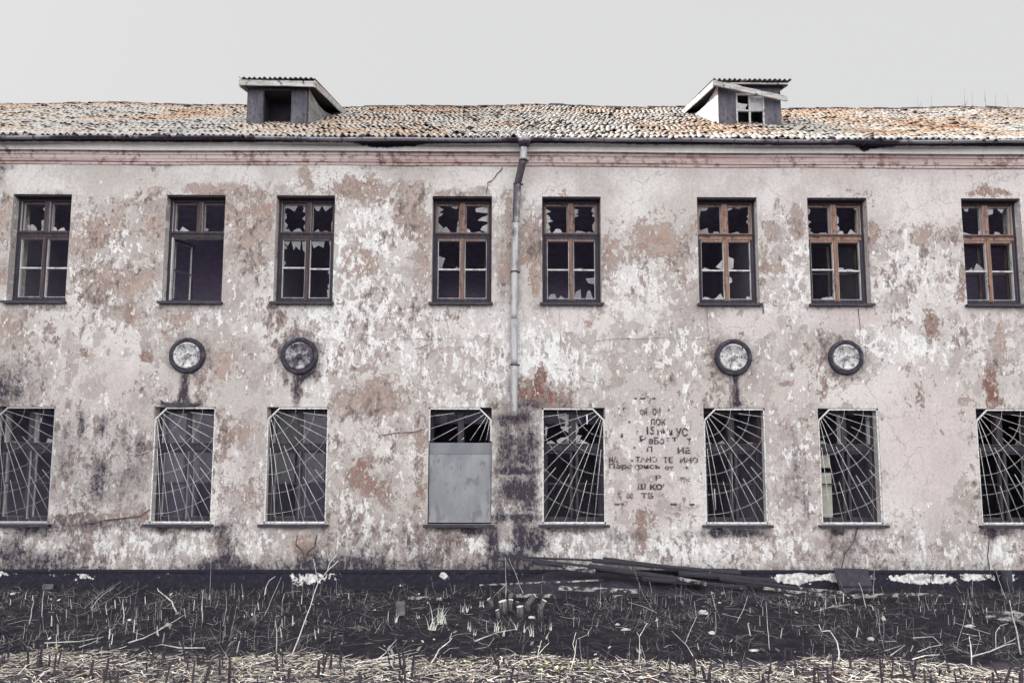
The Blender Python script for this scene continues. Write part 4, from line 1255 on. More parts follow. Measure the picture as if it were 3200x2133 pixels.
# --- left dormer
d, xa, xb, Y, zb_ = dormer((768, 389, 962, 389), 0, 0, 0, 0)
O = Vector(d.location)
L = lambda x, y, z: (x - O.x, y - O.y, z - O.z)
ztop = float(at(860, 276, Y)[2])
xo0, xo1 = float(at(824, 330, Y)[0]), float(at(910, 330, Y)[0])
zo1 = float(at(860, 280, Y)[2])
yr = Y + (ztop + .12 - zb_) / (TANP - SLOPE_D)              # where the dormer roof meets the main roof
mb = MB()
for (p, q, z1) in ((xa, xo0, ztop), (xo1, xb, ztop)):
    mb.box(*[v for v in (p - O.x, q - O.x)], 0, .04, -.12, z1 - O.z, 0)
mb.box(xo0 - O.x, xo1 - O.x, .002, .038, zo1 - O.z, ztop - O.z, 0)
mb.build('front_panel', M['felt'], d)
def dark_box(p, q, zt, dep=.55):  # dark box added behind the opening, standing in for the shade inside
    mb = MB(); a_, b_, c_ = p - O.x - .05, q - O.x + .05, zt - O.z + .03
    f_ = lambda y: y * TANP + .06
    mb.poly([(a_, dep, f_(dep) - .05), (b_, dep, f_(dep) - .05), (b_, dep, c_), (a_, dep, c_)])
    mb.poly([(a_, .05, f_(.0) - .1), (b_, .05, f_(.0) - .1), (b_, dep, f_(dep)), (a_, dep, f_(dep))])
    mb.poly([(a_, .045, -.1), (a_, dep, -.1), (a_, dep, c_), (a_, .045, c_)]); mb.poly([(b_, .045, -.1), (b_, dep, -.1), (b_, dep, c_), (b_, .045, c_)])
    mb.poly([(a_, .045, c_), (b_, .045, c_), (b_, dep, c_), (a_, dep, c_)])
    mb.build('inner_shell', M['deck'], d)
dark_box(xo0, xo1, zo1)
mb = MB()
mb.box(xo0 - O.x - .012, xo0 - O.x, -.012, .0, -.05, zo1 - O.z, 0); mb.box(xb - O.x - .02, xb - O.x + .012, -.015, .0, -.1, ztop - O.z, 0)
mb.build('corner_batten', M['wood_soot'], d)
for sx, x, nm in ((-1, xa, 'cheek'), (1, xb, 'cheek')):
    mb = MB(); nb = 9
    for k in range(nb):                                       # lapped boards following the roof
        f0, f1 = k / nb, (k + 1) / nb
        hgt = ztop + .03 - zb_
        y0 = Y + .04
        def pt(f, t):                                        # f up the front edge, t back along
            z0 = zb_ + f * hgt
            yend = y0 + (yr - y0) * (1 - f) * .98
            y_ = y0 + (yend - y0) * t
            return (x - O.x + sx * (.0), y_ - O.y, z0 + (y_ - y0) * (TANP + (SLOPE_D - TANP) * f) - O.z)
        a_, b_, c_, e_ = pt(f0, 0), pt(f0, 1), pt(f1, 1), pt(f1, 0)
        mb.prism([a_, b_, c_, e_], (sx * -.03 - sx * .004 * (k % 2), 0, 0))
    o = mb.build('cheek', M['lap_board'], d); fix_normals(o)
zf = float(at(860, 252, Y - .12)[2])
xe0, xe1 = float(at(748, 255, Y - .12)[0]), float(at(981, 258, Y - .12)[0])
mb = MB(); yb2 = yr + .10
corr_sheet(mb, xe0 - O.x, xe1 - O.x + .03, -.17, zf - O.z + .035, yb2 - O.y, zf + SLOPE_D * (yb2 - Y + .12) - O.z + .035)
o = mb.build('roof_sheet', M['corrugated'], d)
mb = MB(); mb.box(xe0 - O.x + .01, xe1 - O.x, -.10, yr - O.y - .15, 0, .03)
for k in range(len(mb.v)):
    x_, y_, z_ = mb.v[k]; mb.v[k] = (x_, y_, z_ + zf - O.z - .06 + SLOPE_D * (y_ + .12))
mb.build('soffit', M['wood_soot'], d)
mb = MB()
mb.beam(L(*at(748, 258, Y - .14)), L(*at(981, 263, Y - .14)), .025, .115, 0, .006, (0, 0, 1), 8)
mb.build('fascia', M['wood_grey'], d)
mb = MB()
p = Vector(at(984, 262, Y - .13)); q = Vector((p.x + .02, yr + .08, p.z + SLOPE_D * (yr + .21 - Y)))
mb.beam(L(*p), L(*q), .025, .13, 0, .005, (0, 0, 1), 6); mb.build('barge_board', M['wood_grey'], d); mb = MB()
p = Vector((xe0 + .01, Y - .12, p.z)); q = Vector((xe0 + .01, yr + .08, q.z))
mb.beam(L(*p), L(*q), .025, .13, 0, .005, (0, 0, 1), 6)
mb.build('barge_board', M['wood_grey'], d)
d['label'] = 'dormer with open dark hatch'

# --- right dormer
d, xa, xb, Y, zb_ = dormer((2246, 391, 2444, 393), 0, 0, 0, 0)
O = Vector(d.location)
ztop = float(at(2340, 268, Y)[2])
wx0, wx1 = float(at(2300, 340, Y)[0]), float(at(2388, 340, Y)[0]); wz1 = float(at(2340, 293, Y)[2])
yr = Y + (ztop + .12 - zb_) / (TANP - SLOPE_D)
mb = MB()
mb.box(xa - O.x, wx0 - O.x, 0, .04, -.12, ztop - O.z); mb.box(wx1 - O.x, xb - O.x, 0, .04, -.12, ztop - O.z)
mb.box(wx0 - O.x, wx1 - O.x, .002, .038, wz1 - O.z, ztop - O.z)
mb.build('front_panel', M['felt'], d)
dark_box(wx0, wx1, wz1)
win = empty('dormer_window', (0, 0, 0), d)
mb = MB(); x0, x1, z0, z1 = wx0 - O.x, wx1 - O.x, -.04, wz1 - O.z
mid, zm = (x0 + x1) / 2 - .01, z0 + (z1 - z0) * .49
sash(mb, x0, x1, z0, z1, -.012, .03, .032, None, (0, 0))
mb.box(mid - .018, mid + .018, -.010, .028, z0 + .03, z1 - .03, 0); mb.box(x0 + .03, x1 - .03, -.014, .026, zm - .016, zm + .016, 0)
mb.build('window_frame', M['wood_grey'], win)
g = MB(); g.prism([(mid + .018, .012, zm), (x1 - .03, .012, zm), (x1 - .03, .012, z1 - .03), (mid + .018, .012, z1 - .03)], (0, .004, 0))
g.prism([(x0 + .03, .012, zm + .01), (mid - .07, .012, zm + .02), (mid - .08, .012, zm + .07), (mid - .03, .012, zm + .15), (x0 + .10, .012, zm + .17), (x0 + .03, .012, zm + .20)], (0, .004, 0))
o = g.build('broken_pane', M['shard_pale'], win); fix_normals(o)
for sx, x in ((-1, xa), (1, xb)):
    mb = MB(); nb = 8
    for k in range(nb):
        f0, f1 = k / nb, (k + 1) / nb
        hgt = ztop + .03 - zb_; y0 = Y + .04
        def pt(f, t):
            z0_ = zb_ + f * hgt
            yend = y0 + (yr - y0) * (1 - f) * .98
            y_ = y0 + (yend - y0) * t
            return (x - O.x, y_ - O.y, z0_ + (y_ - y0) * (TANP + (SLOPE_D - TANP) * f) - O.z)
        mb.prism([pt(f0, 0), pt(f0, 1), pt(f1, 1), pt(f1, 0)], (sx * -.03 - sx * .005 * (k % 2), 0, 0))
    o = mb.build('cheek', M['white_brick'], d); fix_normals(o)
zf = float(at(2340, 256, Y - .12)[2])
xe0, xe1 = float(at(2230, 255, Y - .12)[0]), float(at(2466, 256, Y - .12)[0])
mb = MB(); yb2 = yr + .10
g0, g1 = float(at(2322, 256, Y - .12)[0]) - O.x, float(at(2328, 256, Y - .12)[0]) - O.x
corr_sheet(mb, xe0 - O.x, xe1 - O.x + .03, -.17, zf - O.z + .03, yb2 - O.y, zf + SLOPE_D * (yb2 - Y + .12) - O.z + .03, .105, .022, 0, (g0, g1))
mb.build('roof_sheet', M['corrugated'], d)
mb = MB(); mb.box(xe0 - O.x + .01, xe1 - O.x, -.06, yr - O.y - .15, 0, .03)
for k in range(len(mb.v)):
    x_, y_, z_ = mb.v[k]; mb.v[k] = (x_, y_, z_ + zf - O.z - .06 + SLOPE_D * (y_ + .12))
mb.beam((xe1 - O.x - .10, -.12, zf - O.z - .05), (xe1 - O.x - .10, .6, zf - O.z + .10), .05, .07, 0, 0)
mb.build('soffit', M['wood_soot'], d)
mb = MB(); mb.beam(L(*at(2232, 260, Y - .12)), L(*at(2462, 262, Y - .12)), .02, .030, 0, .004, (0, 0, 1), 8); mb.build('eaves_batten', M['wood_grey'], d)
mb = MB(); mb.beam(L(*at(2229, 259, Y - .17)), L(*at(2459, 309, Y - .10)), .03, .105, 0, .010, (0, 0, 1), 10)
o = mb.build('fascia', M['wood_grey'], d); o['label'] = 'loose fascia board hanging aslant'
mb = MB()
p = Vector(at(2230, 262, Y - .13)); q = Vector((p.x - .01, yr + .08, p.z + SLOPE_D * (yr + .21 - Y)))
mb.beam(L(*p), L(*q), .025, .13, 0, .005, (0, 0, 1), 6)
mb.build('barge_board', M['wood_grey'], d)
d['label'] = 'dormer with broken four pane window'

# ------------------------------------------------------------------ ground
def gz_(x, y):
    """height of the rough ground"""
    x, y = np.asarray(x, float), np.asarray(y, float)
    h = (smooth_noise(x, y, 1.1, 51) - .5) * .10 + (smooth_noise(x, y, .35, 52) - .5) * .05
    h = h * np.clip((-.1 - y) / .8, 0, 1) * np.clip((y + 60) / 20, 0, 1)
    return h


def build_ground():
    xs = np.array(sorted(set([-900, -300, -120, -60, -30, -18] + list(np.round(np.arange(-13, 13.01, .11), 3)) + [18, 30, 60, 120, 300, 900])))
    ys = np.array(sorted(set([-300, -100, -50, -25, -16, -12] + list(np.round(np.arange(-9.5, .31, .11), 3)) + [2, 10.2, 30, 80, 200, 600, 1500])))
    XX, YY = np.meshgrid(xs, ys, indexing='ij')
    fine = (np.abs(XX) < 13.2) & (YY > -9.7) & (YY < .4)
    ZZ = np.where(fine, gz_(XX, YY) + (rng.random(XX.shape) - .5) * .025 * (YY < -.2), 0)
    idx = np.arange(XX.size).reshape(XX.shape)
    F = np.stack([idx[:-1, :-1], idx[1:, :-1], idx[1:, 1:], idx[:-1, 1:]], -1).reshape(-1, 4)
    me = bpy.data.meshes.new('ground'); me.from_pydata(np.stack([XX, YY, ZZ], -1).reshape(-1, 3).tolist(), [], F.tolist())
    me.materials.append(M['soil']); me.polygons.foreach_set('use_smooth', [True] * len(me.polygons))
    o = bpy.data.objects.new('ground', me); COL.objects.link(o); tag(o, kind='structure', label='dark bare soil in front of the building')


build_ground()


def sticks(name, P, D, L, W, tint, mat, bend=.0, label=None, cat=None):
    """many thin three-sided stems in one mesh: P base, D unit direction, L length, W radius"""
    n = len(P)
    ref = np.where(np.abs(D[:, 2:3]) < .8, np.array([[0, 0, 1.0]]), np.array([[1.0, 0, 0]]))
    A = np.cross(D, ref); A /= np.linalg.norm(A, axis=1, keepdims=True)
    B = np.cross(D, A)
    k = 3
    bd = rng.normal(0, 1, (n, 3)) * (bend * L)[:, None]
    rings = []
    for s in range(k):
        f = s / (k - 1)
        C = P + D * (L * f)[:, None] + bd * (4 * f * (1 - f)) * .5
        for a in (0, 2.094, 4.189):
            rings.append(C + (A * math.cos(a) + B * math.sin(a)) * (W * (1 - .35 * f))[:, None])
    V = np.stack(rings, 1).reshape(-1, 3)
    base = (np.arange(n) * 3 * k)[:, None]
    F = []
    for s in range(k - 1):
        for a in range(3):
            b = (a + 1) % 3
            F.append(base + np.array([[s * 3 + a, s * 3 + b, s * 3 + 3 + b, s * 3 + 3 + a]]))
    F = np.concatenate(F, 0)
    caps = base + np.array([[(k - 1) * 3, (k - 1) * 3 + 1, (k - 1) * 3 + 2]])
    me = bpy.data.meshes.new(name); me.from_pydata(V.tolist(), [], F.tolist() + caps.tolist())
    me.materials.append(mat)
    a = me.attributes.new('tint', 'FLOAT', 'POINT'); a.data.foreach_set('value', np.repeat(np.clip(tint, 0, 1), 3 * k).astype(np.float32))
    o = bpy.data.objects.new(name, me); COL.objects.link(o)
    return tag(o, label, cat, None, 'stuff')


def clumped(x, y, seed, lo=.42, cell=.8):
    k = smooth_noise(x, y, cell, seed) * .65 + smooth_noise(x, y, cell * .35, seed + 1) * .35
    return rng.random(len(x)) < np.clip((k - lo) / .16, .06, 1)


def dirs(n, el_mu, el_sd, az=None):
    az = rng.uniform(0, 2 * math.pi, n) if az is None else az
    el = rng.normal(el_mu, el_sd, n)
    return np.stack([np.cos(az) * np.cos(el), np.sin(az) * np.cos(el), np.sin(el)], -1)


# straw mulch in the sunlit strip
n = 42000
x = rng.uniform(-9.0, 9.0, n); y = -7.6 + 3.15 * rng.beta(1.3, 1.0, n)
edge = -4.80 - .050 * x + (smooth_noise(x, y * 0, .7, 61) - .5) * .30
ok = y < edge + rng.exponential(.05, n)
x, y = x[ok], y[ok]; n = len(x)
pile = smooth_noise(x, y, .5, 62)
P = np.stack([x, y, gz_(x, y) + .01 + pile * .06 * rng.random(n)], -1)
sticks('straw', P, dirs(n, .04, .12), rng.gamma(2.0, .034, n) + .02, rng.uniform(.0014, .0046, n), rng.beta(.62, .80, n), M['straw'], .10, 'cut straw and reed litter in the sunlit strip', 'straw')
# dark cut stubs standing in it
n = 420
x = rng.uniform(-8, 8, n); y = rng.uniform(-7.0, -4.8, n)
x = np.where(rng.random(n) < .55, np.round(x / .9) * .9 + rng.normal(0, .10, n), x)
P = np.stack([x, y, gz_(x, y)], -1)
sticks('reed_stubs', P, dirs(n, 1.45, .12), rng.uniform(.08, .26, n), rng.uniform(.007, .020, n), np.zeros(n), M['stub'], .02, 'dark cut reed stubs standing in the straw', 'stubs')
# dead stems over the shaded soil
n = 3000
x = rng.uniform(-9.5, 9.5, n); y = -.4 - 4.3 * rng.beta(1.1, 1.2, n)
ok = clumped(x, y, 81, .46); x, y = x[ok], y[ok]; n = len(x)
P = np.stack([x, y, gz_(x, y) - .01], -1)
sticks('dead_stems', P, dirs(n, 1.38, .22), rng.gamma(2.2, .050, n) + .03, rng.uniform(.0009, .0026, n), rng.beta(.55, 1.0, n), M['twig'], .06, 'thin dead stems standing on the dark soil', 'stems')
n = 1500
x = rng.uniform(-9.5, 9.5, n); y = -.3 - 4.5 * rng.beta(1.4, 1.1, n)
P = np.stack([x, y, gz_(x, y) + .008], -1)
sticks('fallen_twigs', P, dirs(n, .10, .16), rng.gamma(2.0, .09, n) + .04, rng.uniform(.0012, .0030, n), rng.beta(.55, 1.3, n), M['twig'], .14, 'thin fallen twigs scattered over the dark soil', 'twigs')
# thicker pale-topped cut stalks
n = 230
x = rng.normal(0, 1, n) * .35 + rng.choice([-8.2, -7.4, -6.2, -5.2, -4.4, -3.4, -2.7, 3.4, 4.4, 5.2, 6.0, 2.2], n); y = rng.uniform(-4.4, -1.0, n)
P = np.stack([x, y, gz_(x, y)], -1)
sticks('cut_stalks', P, dirs(n, 1.45, .14), rng.uniform(.04, .15, n), rng.uniform(.004, .009, n), rng.beta(1.0, 1.4, n) + .1, M['twig'], .02, 'cut pale stalks standing in clumps on the dark soil', 'stalks')
n = 13000
x = rng.uniform(-9.5, 9.5, n); y = -.3 - 4.7 * rng.beta(1.2, 1.0, n)
ok = clumped(x, y, 85, .44); x, y = x[ok], y[ok]; n = len(x)
P = np.stack([x, y, gz_(x, y) + .004], -1)
sticks('dry_grass', P, dirs(n, .45, .40), rng.gamma(2.0, .055, n) + .03, rng.uniform(.0005, .0013, n), rng.beta(.6, 1.0, n), M['twig'], .18, 'fine matted dead grass over the dark soil', 'grass')
# leaf and chip litter
n = 800
x = rng.uniform(-9.5, 9.5, n); y = rng.uniform(-4.9, -.6, n)
C = np.stack([x, y, gz_(x, y) + .015], -1)
S = rng.gamma(2.0, .007, n) + .005
ang = rng.uniform(0, 6.28, n); tl = rng.normal(0, .5, (n, 2))
V = []
for k in range(4):
    t = ang + k * math.pi / 2
    q = S * (1 if k % 2 == 0 else .55)
    dx, dy = np.cos(t) * q, np.sin(t) * q
    V.append(C + np.stack([dx, dy, dx * tl[:, 0] + dy * tl[:, 1] + .01], -1))
V = np.stack(V, 1).reshape(-1, 3)
me = bpy.data.meshes.new('leaf_litter'); me.from_pydata(V.tolist(), [], (np.arange(n * 4).reshape(-1, 4)).tolist()); me.materials.append(M['litter'])
a = me.attributes.new('tint', 'FLOAT', 'POINT'); a.data.foreach_set('value', np.repeat(rng.beta(1.6, 1.6, n), 4).astype(np.float32))
o = bpy.data.objects.new('leaf_litter', me); COL.objects.link(o); tag(o, 'pale leaf scraps littering the dark soil', 'litter', None, 'stuff')

# ------------------------------------------------------------------ single stalks and branches
ZA = lambda p: (p[0] / 2.139, 1600 + p[1] / 2.139)
ZB = lambda p: (1050 + p[0] / 2.139, 1600 + p[1] / 2.139)
ZCc = lambda p: (2100 + p[0] / 2.139, 1600 + p[1] / 2.139)


def stalk(f, chains, r, label, name='dry_stalk', cat='stalk', base=None, mat='stalk', group=None, lean=0.0):
    """chains: photo polylines of one upright plant; the first point of the first stands on the ground"""
    u, v = f(chains[0][0]); g = gat(u, v); Y = g[1] if base is None else base
    mb = MB()
    org = None
    for c, ch in enumerate(chains):
        pts = []
        for k, p in enumerate(ch):
            q = Vector(at(*f(p), Y + lean * k)); pts.append(q)
        if c == 0:
            org = pts[0].copy(); org.z = float(gz_(org.x, Y)); pts[0].z = org.z - .03
        dense = []
        for a_, b_ in zip(pts[:-1], pts[1:]):
            for k in range(3):
                q = a_.lerp(b_, k / 3)
                if k: q = q + Vector((random.uniform(-1, 1), random.uniform(-1, 1), random.uniform(-1, 1))) * (b_ - a_).length * .02
                dense.append(q)
        dense.append(pts[-1])
        rr = r * .72 * (1 if c == 0 else .7)
        mb.tube([q - org for q in dense], [rr * (1 - .6 * k / (len(dense) - 1)) for k in range(len(dense))], 5)
    o = mb.build(name, M[mat]); o.location = org
    return tag(o, label, cat, group)


def branch(f, chains, r, label, name='fallen_branch', cat='branch', mat='stalk', group=None, lift=.03):
    """a branch lying on the soil, measured on the ground plane"""
    mb = MB(); org = None
    for c, ch in enumerate(chains):
        pts = [Vector(gat(*f(p), lift + .02 * k)) for k, p in enumerate(ch)]
        if org is None: org = pts[0].copy()
        mb.tube([q - org for q in pts], [r * .75 * (1 - .6 * k / max(1, len(pts) - 1)) * (1 if c == 0 else .65) for k in range(len(pts))], 5)
    o = mb.build(name, M[mat]); o.location = org
    return tag(o, label, cat, group)


stalk(ZA, [[(1930, 990), (1985, 870), (2050, 690), (2125, 475), (2190, 390), (2262, 322)], [(2125, 475), (2112, 400), (2095, 310)], [(2190, 390), (2200, 345), (2255, 275)]], .010, 'tallest forked dry stalk, left of centre, reaching above the plinth')
stalk(ZA, [[(1770, 565), (1778, 500), (1800, 455), (1842, 425)]], .013, 'short thick pale stalk curving right, just before the plinth')
stalk(ZA, [[(1187, 660), (1150, 595), (1100, 555), (1060, 525), (1052, 505)]], .016, 'crooked pale stalk leaning left, between the first two barred windows')
stalk(ZA, [[(600, 660), (650, 585), (700, 540), (765, 500)]], .008, 'thin dull stalk leaning right, below the leftmost bare plaster')
stalk(ZA, [[(283, 690), (283, 600), (292, 525)]], .008, 'thin upright stalk at far left of the yard')
stalk(ZA, [[(195, 745), (212, 650), (228, 580)]], .009, 'short pale stalk nearest the left edge')
stalk(ZA, [[(825, 745), (830, 690), (824, 630)]], .013, 'stout pale cut stalk standing alone left of centre')
stalk(ZA, [[(345, 750), (345, 690)]], .016, 'stubby pale cut stalk at the far left')
stalk(ZA, [[(1295, 640), (1300, 585)]], .014, 'stubby pale stalk just below the dark plinth stain')
stalk(ZA, [[(1355, 730), (1350, 600), (1360, 515)]], .009, 'slim upright stalk below the dark plinth stain')
stalk(ZA, [[(1760, 690), (1810, 590), (1860, 480), (1880, 430)]], .006, 'very thin long stalk leaning right before the plinth')
stalk(ZA, [[(1850, 940), (1850, 800), (1840, 720)], [(1850, 800), (1885, 740)]], .008, 'thin forked stalk beside the tallest stalk')
stalk(ZA, [[(1405, 500), (1408, 420), (1412, 300)]], .004, 'hair-thin stem rising against the wall right of the second barred window', base=-.6)
stalk(ZB, [[(1135, 575), (1135, 450), (1133, 300)], [(1135, 480), (1080, 535), (1030, 590)]], .007, 'thin straight stem with a side shoot, below the drainpipe')
stalk(ZB, [[(1262, 565), (1215, 450), (1155, 300)]], .008, 'thin stem slanting left, below the drainpipe', lean=.02)
stalk(ZB, [[(615, 1015), (690, 915), (760, 860), (776, 838)], [(760, 860), (772, 805)]], .009, 'bent pale stalk rising from the straw near the middle')
stalk(ZB, [[(1340, 1010), (1355, 920), (1375, 855)], [(1352, 950), (1390, 905), (1427, 868)]], .008, 'pale stalk forked low like a Y, right of the middle')
stalk(ZB, [[(1568, 1050), (1600, 930), (1583, 880), (1605, 800)], [(1600, 930), (1608, 850)]], .008, 'zigzag stalk with twin tips, right of the Y-shaped one')
stalk(ZB, [[(2020, 1040), (2030, 930), (2028, 830), (2080, 738)], [(2028, 830), (2010, 800)]], .007, 'slender forked stalk below the text on the wall')
stalk(ZB, [[(1090, 1060), (1098, 1010), (1112, 965)]], .013, 'gnarled short stick at the straw edge in the middle')
stalk(ZCc, [[(655, 915), (640, 780), (628, 600)]], .007, 'straight pale stem, below the fourth roundel')
stalk(ZCc, [[(80, 870), (130, 770), (163, 700), (150, 590)]], .006, 'thin wavy stem left of the straight one')
stalk(ZCc, [[(430, 725), (480, 640), (505, 560)]], .006, 'thin stem leaning right below the last text window')
stalk(ZCc, [[(1110, 1010), (1118, 930), (1102, 860), (1055, 790), (1000, 795), (982, 748)]], .011, 'crooked yellowish stalk with a hooked top')
stalk(ZCc, [[(2335, 935), (2305, 800), (2275, 690), (2257, 588)]], .012, 'tall bright stalk near the right edge')
stalk(ZCc, [[(2000, 990), (1998, 900), (1988, 828)]], .009, 'short upright stalk at the straw edge on the right')
stalk(ZCc, [[(1300, 640), (1275, 540), (1250, 470)]], .009, 'pale stem leaning left before the dark hatch board')
stalk(ZCc, [[(1345, 580), (1348, 480), (1352, 390)]], .006, 'thin upright stem right of the dark hatch board')
stalk(ZCc, [[(2160, 900), (2165, 800), (2195, 755), (2250, 742)]], .007, 'thin stem arching right near the right edge')
stalk(ZCc, [[(2235, 570), (2195, 480), (2165, 390)]], .007, 'thin stem leaning left beside the dark post')
stalk(ZCc, [[(2250, 1020), (2290, 960), (2325, 905)]], .009, 'short slanting stalk in the right corner straw') if False else None
branch(ZA, [[(860, 870), (960, 840), (1050, 795), (1200, 705), (1240, 680)], [(1050, 795), (1095, 760), (1185, 720)]], .011, 'long fallen branch lying left of centre')
branch(ZA, [[(300, 872), (420, 866), (530, 862), (690, 832)], [(530, 900), (620, 870), (692, 828)]], .010, 'long fallen branch along the straw edge at left')
branch(ZA, [[(1370, 905), (1200, 905), (1080, 882), (1000, 898)]], .012, 'bleached branch lying on the straw edge left of centre')
branch(ZB, [[(930, 860), (1000, 832), (1080, 800), (1210, 778)]], .012, 'pale curved branch lying at the middle of the yard')
branch(ZB, [[(130, 1010), (250, 985), (400, 950), (540, 910)], [(250, 985), (420, 960), (550, 932)], [(200, 1000), (350, 990), (470, 975)], [(120, 1030), (260, 1010), (330, 985)]], .009, 'bundle of pale twigs fanned out on the straw')
branch(ZB, [[(260, 1000), (330, 940), (385, 870), (408, 848)], [(330, 940), (400, 885)]], .008, 'forked pale twig behind the twig bundle')
branch(ZB, [[(1955, 600), (2060, 630), (2140, 668)]], .008, 'straight twig lying under the text on the wall')
branch(ZCc, [[(1610, 838), (1745, 830), (1800, 884), (1720, 900), (1645, 932)]], .008, 'hooked pale twig lying right of centre')
branch(ZCc, [[(1460, 955), (1560, 885)], [(1420, 925), (1555, 882)]], .007, 'small forked twig right of the hooked stalk')
branch(ZCc, [[(0, 792), (100, 890), (172, 1012)]], .008, 'long twig lying left of the straight pale stem')
branch(ZCc, [[(2010, 960), (2120, 930), (2230, 885), (2300, 872)], [(2120, 930), (2260, 860), (2300, 842)]], .010, 'forked bleached branch in the right corner')
branch(ZCc, [[(1610, 980), (1700, 955), (1790, 950)]], .010, 'bleached stick on the straw edge at right')

# ------------------------------------------------------------------ grass tufts
def tuft(u, v, hpx, wpx, n, label):
    g = gat(u, v); z = float(gz_(g[0], g[1])); s = (g[1] + 12) / FPX
    mb = MB()
    for k in range(n):
        bx_, by_ = random.gauss(0, wpx * .25) * s, random.gauss(0, .03)
        h = hpx * s * random.uniform(.45, 1.0); lean = random.gauss(0, .28) ; w = random.uniform(.008, .014)
        pts = []
        for t in (0, .35, .7, 1.0):
            pts.append(Vector((bx_ + lean * h * t * t, by_ + random.uniform(-.01, .01), h * t * (1 - .25 * abs(lean) * t) - .01)))
        b = len(mb.v)
        for t, p in zip((0, .35, .7, 1.0), pts):
            q = w * (1 - t * .92) * .5
            mb.v += [(p.x - q, p.y, p.z), (p.x, p.y - q * .6, p.z), (p.x + q, p.y, p.z)]
        for i in range(3):
            for j in range(2):
                mb.face((b + i * 3 + j, b + i * 3 + j + 1, b + i * 3 + 3 + j + 1, b + i * 3 + 3 + j), 0, True)
    o = mb.build('grass_tuft', M['blade']); o.location = (g[0], g[1], z)
    tag(o, label, 'grass tuft', 'pale grass tufts in the middle of the yard')


for a_ in [(1372, 1946, 70, 40, 16, 'largest pale grass tuft, tall upright blades'), (1345, 1972, 55, 34, 9, 'pale grass tuft at the foot of the largest one'), (1236, 1944, 42, 16, 4, 'small forked grass tuft below the concrete block'), (1312, 1928, 30, 16, 4, 'small dim grass tuft left of the largest one'),
           (1457, 1912, 32, 24, 6, 'grass tuft farthest back, left of the cut stumps'), (1508, 1905, 34, 20, 6, 'grass tuft just left of the flat pale stump tops'), (1466, 1964, 36, 18, 4, 'grass tuft spreading left, midway to the straw'), (1485, 1976, 22, 14, 4, 'low squat grass tuft beside a lying stem'),
           (1552, 1960, 42, 26, 6, 'V-shaped grass tuft in the middle of the row'), (1576, 1972, 32, 14, 4, 'upright narrow grass tuft in the middle of the row'), (1613, 1958, 44, 10, 3, 'single bladed grass tuft with a broad pale leaf'), (1636, 1964, 50, 10, 3, 'tall thin grass tuft right of the broad leaf'),
           (1661, 1980, 46, 16, 5, 'bright grass tuft with a bent tip, right of the tall thin one'), (1719, 1960, 30, 16, 5, 'rightmost small grass tuft in the row'), (1706, 1990, 30, 6, 2, 'lone pale blade nearest the straw')]:
    tuft(*a_)

# small yellow-green sprouts at the edge of the straw are part of the same ground cover
mb = MB()
for (u, v) in [(1450, 2078), (1703, 2080), (1740, 2086), (1755, 2092), (1783, 2098), (1640, 2088), (1690, 2104), (1842, 2090), (180, 2030), (195, 2040), (735, 2072)]:
    g = gat(u, v, .03)
    for k in range(7):
        q = Vector((g[0] + random.gauss(0, .03), g[1] + random.gauss(0, .03), .04 + random.random() * .05)); r_ = random.uniform(.012, .022); t = random.random() * 6
        mb.poly([q + Vector((math.cos(t + a_) * r_ * (1 if i % 2 == 0 else .6), math.sin(t + a_) * r_, random.uniform(-.008, .008))) for i, a_ in enumerate((0, 1.57, 3.14, 4.71))])
M['sprout'] = simple('yellow_green_leaf', (.34, .36, .16), (.46, .46, .26), 20, 3)
o = mb.build('weed_sprouts', M['sprout']); tag(o, 'small yellow-green weed leaves sprouting along the straw edge', 'weeds', None, 'stuff')

# ------------------------------------------------------------------ planks heaped at the plinth
mb = MB()      # the dark rubble they lie on
nx, ny = 60, 12
hx0, hx1 = float(at(1560, 1800, -.3)[0]), float(at(2560, 1800, -.3)[0])
V, F = [], []
for i in range(nx + 1):
    for j in range(ny + 1):
        x = hx0 + (hx1 - hx0) * i / nx; y = -.06 - 1.0 * j / ny
        f = i / nx
        top = .40 * math.sin(min(1, f / .25) * math.pi / 2) * (1 - f) ** .8 * 1.05
        h = top * (1 - (j / ny) ** 1.3) + (random.random() - .5) * .05 - .03
        V.append((x, y, max(h, -.05)))
for i in range(nx):
    for j in range(ny):
        a_ = i * (ny + 1) + j
        mb.f.append((a_, a_ + 1, a_ + ny + 2, a_ + ny + 1)); mb.m.append(0); mb.sm.append(False)
mb.v = V
o = mb.build('rubble', M['deck']); tag(o, 'dark heap of rubble under the planks', 'rubble', None, 'stuff'); fix_normals(o)

